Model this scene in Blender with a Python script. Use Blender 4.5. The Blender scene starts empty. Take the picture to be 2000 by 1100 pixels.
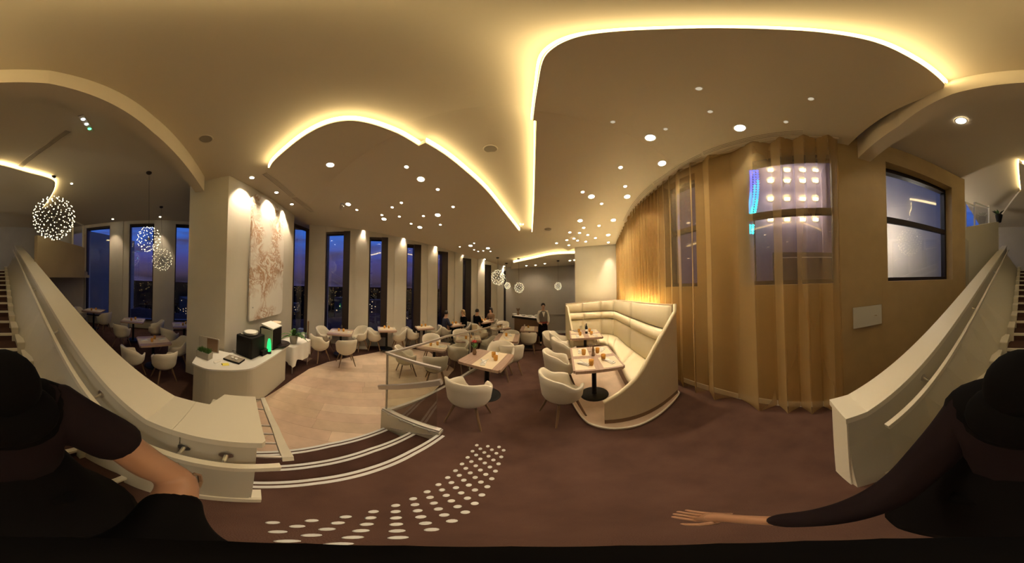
import bpy, bmesh, math, random
from mathutils import Vector, Matrix
random.seed(7)
sc = bpy.context.scene
R = math.radians
# ------------------------------------------------------------------ camera
PITCH = R(1.6); CZ = 1.95
cam = bpy.data.cameras.new('camera'); camo = bpy.data.objects.new('camera', cam)
sc.collection.objects.link(camo); sc.camera = camo
cam.type = 'PANO'
cam.panorama_type = 'EQUIRECTANGULAR'
cam.clip_start = .01; cam.clip_end = 6000
camo.location = (0, 0, CZ); camo.rotation_euler = (R(90) + PITCH, 0, 0)
# ------------------------------------------------------------------ view
vs = sc.view_settings
vs.view_transform = 'Standard'; vs.look = 'None'; vs.exposure = 0.0; vs.gamma = 1.0
vs.use_curve_mapping = False
# ------------------------------------------------------------------ world: dusk sky
w = bpy.data.worlds.new('world'); sc.world = w; w.use_nodes = True
nt = w.node_tree; nt.nodes.clear()
def N(nt, t, **k):
    n = nt.nodes.new(t)
    for a, b in k.items(): setattr(n, a, b)
    return n
wo = N(nt, 'ShaderNodeOutputWorld'); bg = N(nt, 'ShaderNodeBackground')
tc = N(nt, 'ShaderNodeTexCoord'); sx = N(nt, 'ShaderNodeSeparateXYZ'); nt.links.new(tc.outputs['Generated'], sx.inputs[0])
cr = N(nt, 'ShaderNodeValToRGB'); nt.links.new(sx.outputs['Z'], cr.inputs[0])
el = cr.color_ramp.elements
el[0].position = 0.0; el[0].color = (.018, .013, .022, 1); el[1].position = 1.0; el[1].color = (.02, .06, .26, 1)
for p, c in ((.03, (.045, .03, .055, 1)), (.12, (.05, .045, .17, 1)), (.26, (.035, .11, .44, 1))):
    e = el.new(p); e.color = c
mp = N(nt, 'ShaderNodeMapping'); mp.inputs['Scale'].default_value = (1.6, 1.6, 9)
nt.links.new(tc.outputs['Generated'], mp.inputs[0])
nz = N(nt, 'ShaderNodeTexNoise'); nz.inputs['Scale'].default_value = 2.2; nz.inputs['Detail'].default_value = 5
nt.links.new(mp.outputs[0], nz.inputs[0])
cr2 = N(nt, 'ShaderNodeValToRGB'); cr2.color_ramp.elements[0].position = .45; cr2.color_ramp.elements[1].position = .7
nt.links.new(nz.outputs[0], cr2.inputs[0])
mx = N(nt, 'ShaderNodeMixRGB'); mx.inputs[2].default_value = (.05, .04, .09, 1)
nt.links.new(cr2.outputs[0], mx.inputs[0]); nt.links.new(cr.outputs[0], mx.inputs[1])
nt.links.new(mx.outputs[0], bg.inputs[0]); bg.inputs[1].default_value = 1.5
nt.links.new(bg.outputs[0], wo.inputs[0])
# light levels of the room's own lamps
SPOT_W = 46.0; COVE = 12.0; DISC = 26.0
WARM = (1, .80, .55)
# ------------------------------------------------------------------ photograph -> world helpers
def U(x, y):
    a = R((x - 1000) * .18); e = R((550 - y) * 180 / 1100)
    X = math.sin(a) * math.cos(e); Y = math.cos(a) * math.cos(e); Z = math.sin(e)
    c, s = math.cos(PITCH), math.sin(PITCH)
    return Vector((X, Y * c - Z * s, Y * s + Z * c))
def PZ(x, y, z):
    u = U(x, y); t = (z - CZ) / u.z
    return Vector((u.x * t, u.y * t, z))
def PD(x, y, d):
    u = U(x, y); t = d / math.hypot(u.x, u.y)
    return Vector((u.x * t, u.y * t, CZ + u.z * t))
def CE(y): return 4.2 - .185 * max(0, y - 1.5)
def PC(x, y, off=0.0):
    u = U(x, y); lo, hi = .01, 60
    for _ in range(50):
        m = (lo + hi) / 2
        if CZ + u.z * m > CE(u.y * m) + off: hi = m
        else: lo = m
    return Vector((u.x * lo, u.y * lo, CZ + u.z * lo))
def PV(x, y, A, B):
    "ray against the vertical plane through plan points A, B"
    u = U(x, y); n = Vector((B[1] - A[1], A[0] - B[0], 0))
    t = (n.x * A[0] + n.y * A[1]) / (n.x * u.x + n.y * u.y)
    return Vector((u.x * t, u.y * t, CZ + u.z * t))
def FZ(y):
    return 0 if y < 3 else (-.4 if y > 6.2 else -.4 * (y - 3) / 3.2)
LOW = -.4
# ------------------------------------------------------------------ materials
def mat(name, col, rough=.6, metal=0., emit=None, es=0., bump=0., bscale=60., var=0., vscale=6., coat=0., stretch=None, spec=.5, sheen=0.):
    m = bpy.data.materials.new(name); m.use_nodes = True
    nt = m.node_tree; b = nt.nodes['Principled BSDF']
    b.inputs['Base Color'].default_value = (*col, 1)
    b.inputs['Roughness'].default_value = rough; b.inputs['Metallic'].default_value = metal
    b.inputs['Specular IOR Level'].default_value = spec
    b.inputs['Coat Weight'].default_value = coat
    if sheen: b.inputs['Sheen Weight'].default_value = sheen
    if emit:
        b.inputs['Emission Color'].default_value = (*emit, 1); b.inputs['Emission Strength'].default_value = es
    if var or bump:
        t = N(nt, 'ShaderNodeTexCoord'); mp = N(nt, 'ShaderNodeMapping'); nt.links.new(t.outputs['Object'], mp.inputs[0])
        if stretch: mp.inputs['Scale'].default_value = stretch
    if var:
        n = N(nt, 'ShaderNodeTexNoise'); n.inputs['Scale'].default_value = vscale; n.inputs['Detail'].default_value = 6
        nt.links.new(mp.outputs[0], n.inputs[0])
        r = N(nt, 'ShaderNodeValToRGB'); r.color_ramp.elements[0].position = .3; r.color_ramp.elements[1].position = .7
        r.color_ramp.elements[0].color = (*[c * (1 - var) for c in col], 1); r.color_ramp.elements[1].color = (*[min(1, c * (1 + var)) for c in col], 1)
        nt.links.new(n.outputs[0], r.inputs[0]); nt.links.new(r.outputs[0], b.inputs['Base Color'])
    if bump:
        n = N(nt, 'ShaderNodeTexNoise'); n.inputs['Scale'].default_value = bscale; n.inputs['Detail'].default_value = 3
        nt.links.new(mp.outputs[0], n.inputs[0])
        bu = N(nt, 'ShaderNodeBump'); bu.inputs['Strength'].default_value = bump; bu.inputs['Distance'].default_value = .01
        nt.links.new(n.outputs[0], bu.inputs['Height']); nt.links.new(bu.outputs[0], b.inputs['Normal'])
    return m
def glass(name, refl=.5, tint=(.93, .95, .94), rough=.0):
    m = bpy.data.materials.new(name); m.use_nodes = True; nt = m.node_tree; nt.nodes.clear()
    o = N(nt, 'ShaderNodeOutputMaterial'); mi = N(nt, 'ShaderNodeMixShader'); t = N(nt, 'ShaderNodeBsdfTransparent')
    g = N(nt, 'ShaderNodeBsdfGlossy'); g.inputs['Roughness'].default_value = rough
    f = N(nt, 'ShaderNodeLayerWeight'); f.inputs[0].default_value = .5
    pw = N(nt, 'ShaderNodeMath', operation='POWER'); pw.inputs[1].default_value = 4
    nt.links.new(f.outputs['Facing'], pw.inputs[0])
    ma = N(nt, 'ShaderNodeMath', operation='MULTIPLY_ADD'); ma.inputs[1].default_value = .85; ma.inputs[2].default_value = refl * .09; ma.use_clamp = True
    t.inputs[0].default_value = (*tint, 1)
    nt.links.new(pw.outputs[0], ma.inputs[0]); nt.links.new(ma.outputs[0], mi.inputs[0]); nt.links.new(t.outputs[0], mi.inputs[1])
    nt.links.new(g.outputs[0], mi.inputs[2]); nt.links.new(mi.outputs[0], o.inputs[0])
    return m
def emis(name, col, s):
    m = bpy.data.materials.new(name); m.use_nodes = True; nt = m.node_tree; nt.nodes.clear()
    o = N(nt, 'ShaderNodeOutputMaterial'); e = N(nt, 'ShaderNodeEmission'); e.inputs[0].default_value = (*col, 1); e.inputs[1].default_value = s
    nt.links.new(e.outputs[0], o.inputs[0]); return m
def sheer(name, col, alpha):
    m = bpy.data.materials.new(name); m.use_nodes = True; nt = m.node_tree; nt.nodes.clear()
    o = N(nt, 'ShaderNodeOutputMaterial'); mi = N(nt, 'ShaderNodeMixShader'); t = N(nt, 'ShaderNodeBsdfTransparent')
    m2 = N(nt, 'ShaderNodeMixShader'); d = N(nt, 'ShaderNodeBsdfDiffuse'); tr = N(nt, 'ShaderNodeBsdfTranslucent')
    t.inputs[0].default_value = (1, .93, .78, 1); d.inputs[0].default_value = (*col, 1); tr.inputs[0].default_value = (*col, 1)
    m2.inputs[0].default_value = .35
    lw = N(nt, 'ShaderNodeLayerWeight'); lw.inputs[0].default_value = .35
    ma = N(nt, 'ShaderNodeMath', operation='MULTIPLY_ADD'); ma.inputs[1].default_value = .6; ma.inputs[2].default_value = alpha; ma.use_clamp = True
    nt.links.new(lw.outputs['Facing'], ma.inputs[0]); nt.links.new(ma.outputs[0], mi.inputs[0])
    nt.links.new(d.outputs[0], m2.inputs[1]); nt.links.new(tr.outputs[0], m2.inputs[2])
    nt.links.new(t.outputs[0], mi.inputs[1]); nt.links.new(m2.outputs[0], mi.inputs[2]); nt.links.new(mi.outputs[0], o.inputs[0])
    return m
M = {}
M['ceil'] = mat('ceiling_plaster', (.68, .60, .47), .8, spec=.25)
M['wall'] = mat('wall_plaster', (.62, .58, .49), .8, var=.03, vscale=2, spec=.25)
M['greywall'] = mat('grey_wall_plaster', (.42, .385, .33), .85, var=.04, vscale=2, spec=.2)
M['gold'] = mat('golden_wall_paint', (.42, .30, .14), .65, var=.06, vscale=3, spec=.3)
M['tan'] = mat('tan_parapet_paint', (.42, .33, .2), .75, var=.04, vscale=2, spec=.3)
M['cream'] = mat('cream_lacquer', (.76, .71, .58), .45, spec=.4)
M['beige'] = mat('beige_lacquer', (.60, .56, .45), .6, spec=.3)
M['carpet'] = mat('brown_carpet', (.112, .062, .048), .95, var=.16, vscale=3.2, bump=.5, bscale=220, spec=.05)
M['dark_carpet'] = mat('dark_brown_carpet', (.085, .045, .035), .95, var=.16, vscale=3.2, bump=.5, bscale=220, spec=.05)
M['wood'] = [mat('oak_plank_%s' % n, c, .5, var=.10, vscale=4, spec=.3) for n, c in (('pale', (.66, .50, .36)), ('mid', (.60, .45, .32)), ('rosy', (.63, .46, .34)), ('light', (.70, .54, .40)))]
M['table'] = mat('table_laminate', (.36, .24, .18), .4, var=.12, vscale=4, stretch=(1, 8, 1), spec=.4)
M['inlay'] = mat('pale_table_inlay', (.72, .60, .42), .45, var=.05, spec=.4)
M['black'] = mat('black_metal', (.008, .007, .0065), .55, .0, spec=.2)
M['bronze'] = mat('dark_bronze_frame', (.022, .013, .012), .45, .2)
M['chair'] = mat('cream_leather', (.66, .60, .48), .5, spec=.4, bump=.08, bscale=140)
M['chairleg'] = mat('walnut_leg', (.2, .12, .065), .45)
M['leather'] = mat('cream_banquette_leather', (.86, .76, .52), .42, bump=.06, bscale=90, spec=.4)
M['screen'] = mat('beige_banquette_shell', (.66, .54, .36), .55, var=.02, spec=.35)
M['skirt'] = mat('brown_skirting', (.2, .115, .06), .5)
M['white'] = mat('white_gloss', (.8, .78, .72), .35)
M['linen'] = mat('white_linen', (.82, .79, .72), .85, bump=.15, bscale=40)
M['steel'] = mat('brushed_steel', (.6, .58, .54), .3, .95)
M['satin'] = mat('satin_aluminium', (.62, .57, .52), .38, .6)
M['glass'] = glass('clear_glass', .45, (.93, .94, .91))
M['pane'] = glass('window_glass', .62, (.9, .92, .95))
M['wineglass'] = glass('wine_glass', .7, (.97, .97, .97))
M['amber'] = mat('amber_glass', (.62, .30, .05), .15, coat=.5)
M['stud'] = mat('white_tactile_plastic', (.72, .72, .70), .5)
M['grille'] = mat('grey_grille', (.3, .26, .2), .7)
M['sheer'] = sheer('gold_sheer_voile', (.64, .46, .22), .28)
M['led'] = emis('warm_led_strip', (1, .76, .36), COVE)
M['disc'] = emis('downlight_lens', (1, .88, .68), DISC)
M['smalldisc'] = emis('small_downlight_lens', (1, .90, .74), DISC * .55)
M['dimdisc'] = emis('dim_downlight_lens', (1, .85, .6), .55)
M['bulb'] = emis('pendant_led_bulb', (1, .88, .55), 3.6)
M['green_led'] = emis('green_led', (.1, 1, .35), 4)
M['cool_led'] = emis('cool_led', (.85, .95, 1), 6)
M['skin'] = mat('skin', (.62, .36, .24), .5)
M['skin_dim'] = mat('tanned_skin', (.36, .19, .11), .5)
M['blackcloth'] = mat('black_cotton', (.0025, .002, .0022), .9, spec=.1)
M['darkcloth'] = mat('dark_brown_jersey', (.012, .007, .0085), .9, spec=.1)
M['hair'] = mat('dark_hair', (.02, .012, .008), .5)
M['blond'] = mat('blond_hair', (.45, .3, .14), .5)
M['grey_vest'] = mat('grey_waistcoat', (.13, .12, .11), .8)
M['red'] = mat('dark_red_sash', (.16, .02, .02), .7)
M['leaf'] = mat('green_leaf', (.07, .16, .03), .5, var=.3)
M['redflower'] = mat('red_petal', (.6, .05, .05), .5)
M['yellow'] = mat('yellow_card', (.85, .75, .12), .6)
M['stone'] = mat('grey_pot', (.36, .33, .28), .7)
M['lilac'] = mat('lilac_facade', (.30, .25, .33), .8)
M['roofdark'] = mat('dark_roof', (.06, .045, .035), .8)
M['city'] = mat('dark_city_ground', (.006, .0045, .004), .95, var=.5, vscale=.02, spec=0)
# marble relief
m = mat('veined_relief', (.8, .76, .68), .5); nt = m.node_tree; b = nt.nodes['Principled BSDF']
t = N(nt, 'ShaderNodeTexCoord'); a = N(nt, 'ShaderNodeTexNoise'); a.inputs['Scale'].default_value = 2.3; a.inputs['Detail'].default_value = 8; a.inputs['Distortion'].default_value = 2.2; a.inputs['Roughness'].default_value = .62
nt.links.new(t.outputs['Object'], a.inputs[0])
s1 = N(nt, 'ShaderNodeMath', operation='SUBTRACT'); s1.inputs[1].default_value = .5; s2 = N(nt, 'ShaderNodeMath', operation='ABSOLUTE')
nt.links.new(a.outputs[0], s1.inputs[0]); nt.links.new(s1.outputs[0], s2.inputs[0])
r1 = N(nt, 'ShaderNodeValToRGB'); r1.color_ramp.elements[0].position = .0; r1.color_ramp.elements[0].color = (1, 1, 1, 1); r1.color_ramp.elements[1].position = .085; r1.color_ramp.elements[1].color = (0, 0, 0, 1)
nt.links.new(s2.outputs[0], r1.inputs[0])
mk = N(nt, 'ShaderNodeTexNoise'); mk.inputs['Scale'].default_value = 1.1; nt.links.new(t.outputs['Object'], mk.inputs[0])
r2 = N(nt, 'ShaderNodeValToRGB'); r2.color_ramp.elements[0].position = .45; r2.color_ramp.elements[1].position = .56; nt.links.new(mk.outputs[0], r2.inputs[0])
mu = N(nt, 'ShaderNodeMath', operation='MULTIPLY'); nt.links.new(r1.outputs[0], mu.inputs[0]); nt.links.new(r2.outputs[0], mu.inputs[1])
mc = N(nt, 'ShaderNodeMixRGB'); mc.inputs[1].default_value = (.80, .76, .68, 1); mc.inputs[2].default_value = (.44, .22, .08, 1)
nt.links.new(mu.outputs[0], mc.inputs[0]); nt.links.new(mc.outputs[0], b.inputs['Base Color'])
bu = N(nt, 'ShaderNodeBump'); bu.inputs['Strength'].default_value = .6; bu.inputs['Distance'].default_value = .02
nt.links.new(mu.outputs[0], bu.inputs['Height']); nt.links.new(bu.outputs[0], b.inputs['Normal'])
M['marble'] = m
# ------------------------------------------------------------------ object helpers
C = sc.collection
def tag(o, label=None, cat=None, group=None, kind=None):
    if label: o['label'] = label
    if cat: o['category'] = cat
    if group: o['group'] = group
    if kind: o['kind'] = kind
    return o
def smooth(me, on=True):
    for p in me.polygons: p.use_smooth = on
def ob(name, me, m=None, parent=None, loc=None, rz=0, sm=False):
    if isinstance(me, bmesh.types.BMesh):
        bmesh.ops.recalc_face_normals(me, faces=me.faces)
        bm = me; me = bpy.data.meshes.new(name); bm.to_mesh(me); bm.free()
    if m is not None and not me.materials:
        for x in (m if isinstance(m, (list, tuple)) else [m]): me.materials.append(x)
    if sm: smooth(me)
    o = bpy.data.objects.new(name, me); C.objects.link(o)
    if parent is not None: o.parent = parent
    if loc is not None: o.location = loc
    if rz: o.rotation_euler = (0, 0, rz)
    return o
def thing(name, label, cat, loc=(0, 0, 0), rz=0, group=None, kind=None):
    o = bpy.data.objects.new(name, None); C.objects.link(o); o.location = loc; o.rotation_euler = (0, 0, rz)
    o.empty_display_size = .1
    return tag(o, label, cat, group, kind)
def dup(root, loc, rz, label, group=None):
    r = root.copy(); C.objects.link(r); r.location = loc; r.rotation_euler = (0, 0, rz); r['label'] = label
    if group: r['group'] = group
    def rec(src, dst):
        for ch in list(src.children):
            c = ch.copy(); C.objects.link(c); c.parent = dst; rec(ch, c)
    rec(root, r); return r
def box(bm, c, s, rz=0, rot=None, mi=0, taper=1.0):
    v = []
    Mx = rot if rot is not None else Matrix.Rotation(rz, 3, 'Z')
    for z in (-.5, .5):
        k = taper if z > 0 else 1
        for x, y in ((-.5, -.5), (.5, -.5), (.5, .5), (-.5, .5)):
            v.append(bm.verts.new(Vector(c) + Mx @ Vector((x * s[0] * k, y * s[1] * k, z * s[2]))))
    for f in ((3, 2, 1, 0), (4, 5, 6, 7), (0, 1, 5, 4), (1, 2, 6, 5), (2, 3, 7, 6), (3, 0, 4, 7)):
        fc = bm.faces.new([v[i] for i in f]); fc.material_index = mi
def Box(c, s, rz=0, rot=None, bev=0):
    bm = bmesh.new(); box(bm, c, s, rz, rot)
    if bev: bmesh.ops.bevel(bm, geom=bm.edges[:], offset=bev, segments=2, affect='EDGES', profile=.6)
    return bm
def bar(bm, a, b, w, h, up=(0, 0, 1)):
    "rectangular bar from a to b"
    a = Vector(a); b = Vector(b); d = (b - a); L = d.length; x = d / L; y = Vector(up).cross(x).normalized(); z = x.cross(y)
    box(bm, (a + b) / 2, (L, w, h), rot=Matrix((x, y, z)).transposed())
def tube(bm, pts, r, n=8, closed=False, cap=True, flat=None):
    pts = [Vector(p) for p in pts]; rings = []
    rr = r if isinstance(r, (list, tuple)) else [r] * len(pts)
    for i, p in enumerate(pts):
        a = pts[i - 1] if i else (pts[-1] if closed else p); b = pts[(i + 1) % len(pts)] if (i < len(pts) - 1 or closed) else p
        t = (b - a).normalized(); s = t.cross(Vector((0, 0, 1)))
        s = s.normalized() if s.length > 1e-3 else Vector((1, 0, 0)); u = s.cross(t)
        rings.append([bm.verts.new(p + (s * math.cos(k * 2 * math.pi / n) + u * math.sin(k * 2 * math.pi / n) * (flat or 1)) * rr[i]) for k in range(n)])
    for i in range(len(pts) - (0 if closed else 1)):
        A = rings[i]; B = rings[(i + 1) % len(pts)]
        for k in range(n): bm.faces.new((A[k], A[(k + 1) % n], B[(k + 1) % n], B[k]))
    if cap and not closed: bm.faces.new(rings[0]); bm.faces.new(rings[-1])
def lathe(bm, prof, n=20, c=(0, 0, 0), squash=(1, 1)):
    rings = []
    for r, z in prof:
        if r < 1e-5: rings.append([bm.verts.new((c[0], c[1], c[2] + z))])
        else: rings.append([bm.verts.new((c[0] + r * squash[0] * math.cos(k * 2 * math.pi / n), c[1] + r * squash[1] * math.sin(k * 2 * math.pi / n), c[2] + z)) for k in range(n)])
    for A, B in zip(rings, rings[1:]):
        for k in range(n):
            k2 = (k + 1) % n
            if len(A) == 1 and len(B) == 1: continue
            if len(A) == 1: bm.faces.new((A[0], B[k], B[k2]))
            elif len(B) == 1: bm.faces.new((A[k], A[k2], B[0]))
            else: bm.faces.new((A[k], A[k2], B[k2], B[k]))
def Lathe(prof, n=20, **k):
    bm = bmesh.new(); lathe(bm, prof, n, **k); return bm
def slab(poly, zb, zt, creases=(), bm=None):
    "prism on a plan polygon; zb, zt numbers or functions of (x, y)"
    fb = zb if callable(zb) else (lambda x, y: zb); ft = zt if callable(zt) else (lambda x, y: zt)
    t = bmesh.new(); vs = [t.verts.new((p[0], p[1], 0)) for p in poly]; t.faces.new(vs)
    for c in creases:
        bmesh.ops.bisect_plane(t, geom=t.verts[:] + t.edges[:] + t.faces[:], plane_co=(0, c, 0), plane_no=(0, 1, 0))
    bmesh.ops.triangulate(t, faces=t.faces[:])
    out = bm or bmesh.new(); lo = {}; hi = {}
    for v in t.verts:
        x, y = v.co.x, v.co.y; lo[v] = out.verts.new((x, y, fb(x, y))); hi[v] = out.verts.new((x, y, ft(x, y)))
    for f in t.faces:
        a = list(f.verts); out.faces.new([hi[v] for v in a]); out.faces.new([lo[v] for v in reversed(a)])
    for e in t.edges:
        if len(e.link_faces) == 1:
            a, b = e.verts; out.faces.new((lo[a], lo[b], hi[b], hi[a]))
    t.free(); return out
def struct(name, me, m, label=None, parent=None, sm=False):
    o = ob(name, me, m, parent, sm=sm)
    if parent is None: o['kind'] = 'structure'
    if label: o['label'] = label
    return o
def skin(name, verts, edges, radii, m, parent=None, sub=2, root=0):
    me = bpy.data.meshes.new(name); me.from_pydata([Vector(v) for v in verts], edges, [])
    me.materials.append(m)
    o = bpy.data.objects.new(name, me); C.objects.link(o)
    s = o.modifiers.new('skin', 'SKIN'); s.use_smooth_shade = True
    if not me.skin_vertices:
        bpy.context.view_layer.objects.active = o; bpy.ops.mesh.customdata_skin_add()
    for i, r in enumerate(radii):
        me.skin_vertices[0].data[i].radius = (r, r) if not isinstance(r, tuple) else r
        me.skin_vertices[0].data[i].use_root = (i == root)
    s2 = o.modifiers.new('sub', 'SUBSURF'); s2.levels = sub; s2.render_levels = sub
    if parent is not None: o.parent = parent
    return o
def v2(p): return (p[0], p[1])
# ================================================================== FLOORS
struct('floor', slab([(-11, -9.5), (6, -9.5), (6, 10), (-11, 10)], -.6, LOW), M['dark_carpet'], 'dark brown carpet of the lower dining level beside the windows')
WOOD = [(-2.84, -.02), (-3.83, .97), (-4.25, 1.5), (-4.5, 2.18), (-4.52, 3.11), (-4.3, 4.34), (-3.84, 5.2), (-2.9, 5.3), (-1.6, 4.4), (-1.6, -.02)]
# upper platform
ED1 = [(-.945, -.02), (-.93, .39), (-.89, .8), (-.84, 1.21), (-.76, 1.62)]
fence0, fence1 = Vector((-1.56, 1.62)), Vector((-.96, 3.85))
fd = (fence1 - fence0).normalized(); fence2 = fence0 + fd * 4.75
up_poly = ED1 + [(-1.56, 1.62), v2(fence1), v2(fence2), (fence2.x, 6.3), (5.2, 6.3), (5.2, -5.6), (-.97, -5.6)]
fl = struct('floor', slab(up_poly, LOW, lambda x, y: FZ(y), (3.0, 6.2)), M['carpet'], 'brown carpet of the upper level with stair nosing and tactile studs')
# planks of the oak floor (pieces of the lower floor)
def clip(subj, cp):
    def inside(p, a, b): return (b[0] - a[0]) * (p[1] - a[1]) - (b[1] - a[1]) * (p[0] - a[0]) >= 0
    def inter(p, q, a, b):
        d1 = (b[0] - a[0], b[1] - a[1]); d2 = (q[0] - p[0], q[1] - p[1])
        return (p[0] + d2[0] * (((a[0] - p[0]) * d1[1] - (a[1] - p[1]) * d1[0]) / (d2[0] * d1[1] - d2[1] * d1[0] or 1e-9)), p[1] + d2[1] * (((a[0] - p[0]) * d1[1] - (a[1] - p[1]) * d1[0]) / (d2[0] * d1[1] - d2[1] * d1[0] or 1e-9)))
    out = subj
    for i in range(len(cp)):
        a, b = cp[i], cp[(i + 1) % len(cp)]; inp, out = out, []
        for j in range(len(inp)):
            p, q = inp[j - 1], inp[j]
            if inside(q, a, b):
                if not inside(p, a, b): out.append(inter(p, q, a, b))
                out.append(q)
            elif inside(p, a, b): out.append(inter(p, q, a, b))
        if not out: return []
    return out
area = sum(WOOD[i - 1][0] * WOOD[i][1] - WOOD[i][0] * WOOD[i - 1][1] for i in range(len(WOOD)))
CPOLY = WOOD if area > 0 else WOOD[::-1]
wf = struct('floor', slab(WOOD, LOW, LOW + .004), M['skirt'], 'pale oak plank floor inset in the lower level below the steps')
da = Vector((.62, .78)); dn = Vector((-.78, .62)); PW = .25
for r in range(-4, 30):
    s = -6 + random.random() * .9
    while s < 7:
        L = random.choice((1.0, 1.25, 1.5)); g = .0012
        o0 = Vector((-1.3, -.6)) + dn * (r * PW)
        q = [o0 + da * (s + g), o0 + da * (s + L - g), o0 + da * (s + L - g) + dn * (PW - 2 * g), o0 + da * (s + g) + dn * (PW - 2 * g)]
        c = clip([v2(p) for p in q], CPOLY)
        s += L
        if len(c) >= 3:
            cc = [p for i, p in enumerate(c) if math.hypot(p[0] - c[i - 1][0], p[1] - c[i - 1][1]) > 1e-3]
            if len(cc) < 3: continue
            ar = abs(sum(cc[i - 1][0] * cc[i][1] - cc[i][0] * cc[i - 1][1] for i in range(len(cc)))) / 2
            if ar < .004: continue
            zt = LOW + .012 + random.random() * .0012
            ob('plank', slab(cc, LOW + .003, zt), random.choice(M['wood']), wf)
# steps: three risers of .133
E2 = [(-1.25, -.02), (-1.235, .5), (-1.2, 1.06), (-1.11, 1.6)]
E3 = [(-1.58, -.02), (-1.59, .81), (-1.50, 1.56)]
def nosing(line, z, parent):
    for off in (.008, .062):
        bm = bmesh.new()
        for a, b in zip(line, line[1:]):
            a = Vector((a[0] + off, a[1], z)); b = Vector((b[0] + off, b[1], z)); d = (b - a).normalized(); n = Vector((-d.y, d.x, 0)) * .016
            vs = [a + n, a - n, b - n, b + n]
            lo = [bm.verts.new(v) for v in vs]; hi = [bm.verts.new(v + Vector((0, 0, .006))) for v in vs]
            bm.faces.new(hi)
            for i in range(4): bm.faces.new((lo[i], lo[(i + 1) % 4], hi[(i + 1) % 4], hi[i]))
        ob('nosing_strip', bm, M['stud'], parent)
nosing(ED1, 0, fl)
for k, (line, prev) in enumerate(((E2, ED1), (E3, E2))):
    z = -.133 * (k + 1)
    st = ob('step', slab(list(line) + [(prev[-1][0] + .1, line[-1][1] - .0), (prev[0][0] + .1, prev[0][1])], LOW, z), M['dark_carpet'], fl)
    nosing(line, z, st)
# tactile warning studs
stud = bmesh.new(); lathe(stud, [(.0185, 0), (.0185, .003), (.015, .0055), (0, .0055)], 12, squash=(.92, 1.15)); sm_ = bpy.data.meshes.new('tactile_stud')
bmesh.ops.recalc_face_normals(stud, faces=stud.faces); stud.to_mesh(sm_); stud.free(); sm_.materials.append(M['stud'])
for j in range(27):
    y = .10 + j * .056; skew = -.445 + .115 * (max(0, y - .1) / 1.45) ** 1.6
    for i in range(3):
        x = skew + i * .105 + (.052 if j % 2 else 0)
        ob('tactile_stud', sm_, None, fl, (x, y, 0))
for j in range(5):
    for i in range(4):
        ob('tactile_stud', sm_, None, fl, (1.86 + i * .055, -1.16 + j * .055, 0))
# ================================================================== CEILING
CPOLY1 = [(-8.75, -1.25), (2.54, -1.25), (2.56, -1.1), (2.66, -.6), (2.84, .04), (3.04, .82), (3.19, 1.61), (3.32, 2.2), (3.55, 3.24), (4.0, 4.2), (4.6, 5.3), (4.6, 8.3), (1.7, 9.0), (-.6, 9.6), (-7.4, 1.93), (-8.9, -.6)]
def cz(o): return lambda x, y: CE(y) + o
ce = struct('ceiling', slab(CPOLY1, cz(.15), cz(.35), (1.5,)), M['ceil'], 'warm toned plaster ceiling with glowing coves')
ZB = 4.6
ce2 = struct('ceiling', slab([(-8.75, -1.2), (-7.2, -4.2), (-5.85, -6.5), (-4.3, -9.6), (2.5, -9.6), (1.92, -3.95), (2.1, -3.5), (2.36, -2.5), (2.5, -1.75), (2.54, -1.2)], ZB, ZB + .2), M['ceil'], 'plaster ceiling above the staircase and rear dining area')
def cove(name, poly, lit, zf, parent, creases=(1.5,), inward=None):
    p = ob(name, slab(poly, lambda x, y: zf(y), lambda x, y: zf(y) + .085, creases), M['ceil'], parent)
    cx = sum(a[0] for a in poly) / len(poly); cy = sum(a[1] for a in poly) / len(poly)
    for seg in lit:
        # densify
        pts = []
        for a, b in zip(seg, seg[1:]):
            n = max(1, int(math.hypot(b[0] - a[0], b[1] - a[1]) / .25))
            for i in range(n): pts.append((a[0] + (b[0] - a[0]) * i / n, a[1] + (b[1] - a[1]) * i / n))
        pts.append(v2(seg[-1]))
        bm = bmesh.new(); prev = None
        for i, q in enumerate(pts):
            a = pts[max(0, i - 1)]; b = pts[min(len(pts) - 1, i + 1)]
            t = Vector((b[0] - a[0], b[1] - a[1])).normalized(); n = Vector((t.y, -t.x))
            if n.dot(Vector((cx - q[0], cy - q[1]))) > 0: n = -n
            x, y = q[0] + n.x * .012, q[1] + n.y * .012
            row = [bm.verts.new((x, y, zf(y) + .03)), bm.verts.new((x + n.x * .012, y + n.y * .012, zf(y) + .03)), bm.verts.new((x + n.x * .012, y + n.y * .012, zf(y) + .1)), bm.verts.new((x, y, zf(y) + .1))]
            if prev:
                for k in range(4): bm.faces.new((prev[k], prev[(k + 1) % 4], row[(k + 1) % 4], row[k]))
            prev = row
        ob('led_strip', bm, M['led'], p)
    return p
def pcl(l): return [v2(PC(*p)) for p in l]
def smooth_line(pts, n=4):
    out = []
    for i in range(len(pts) - 1):
        p0 = Vector(pts[max(0, i - 1)]); p1 = Vector(pts[i]); p2 = Vector(pts[i + 1]); p3 = Vector(pts[min(len(pts) - 1, i + 2)])
        for k in range(n):
            t = k / n
            out.append(v2(.5 * ((2 * p1) + (p2 - p0) * t + (2 * p0 - 5 * p1 + 4 * p2 - p3) * t * t + (3 * p1 - p0 - 3 * p2 + p3) * t ** 3)))
    out.append(v2(pts[-1])); return out
FA = PC(622, 440, .15); FB = PC(980, 519, .15)
LA = smooth_line(pcl([(526, 330), (533, 317), (560, 292), (600, 262), (640, 243), (680, 236), (720, 241), (770, 258), (818, 285)]))
LB = smooth_line(pcl([(831, 279), (870, 303), (910, 335), (950, 372), (985, 415), (1014, 452)]))
tail = pcl([(1010, 462), (980, 492)])
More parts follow.
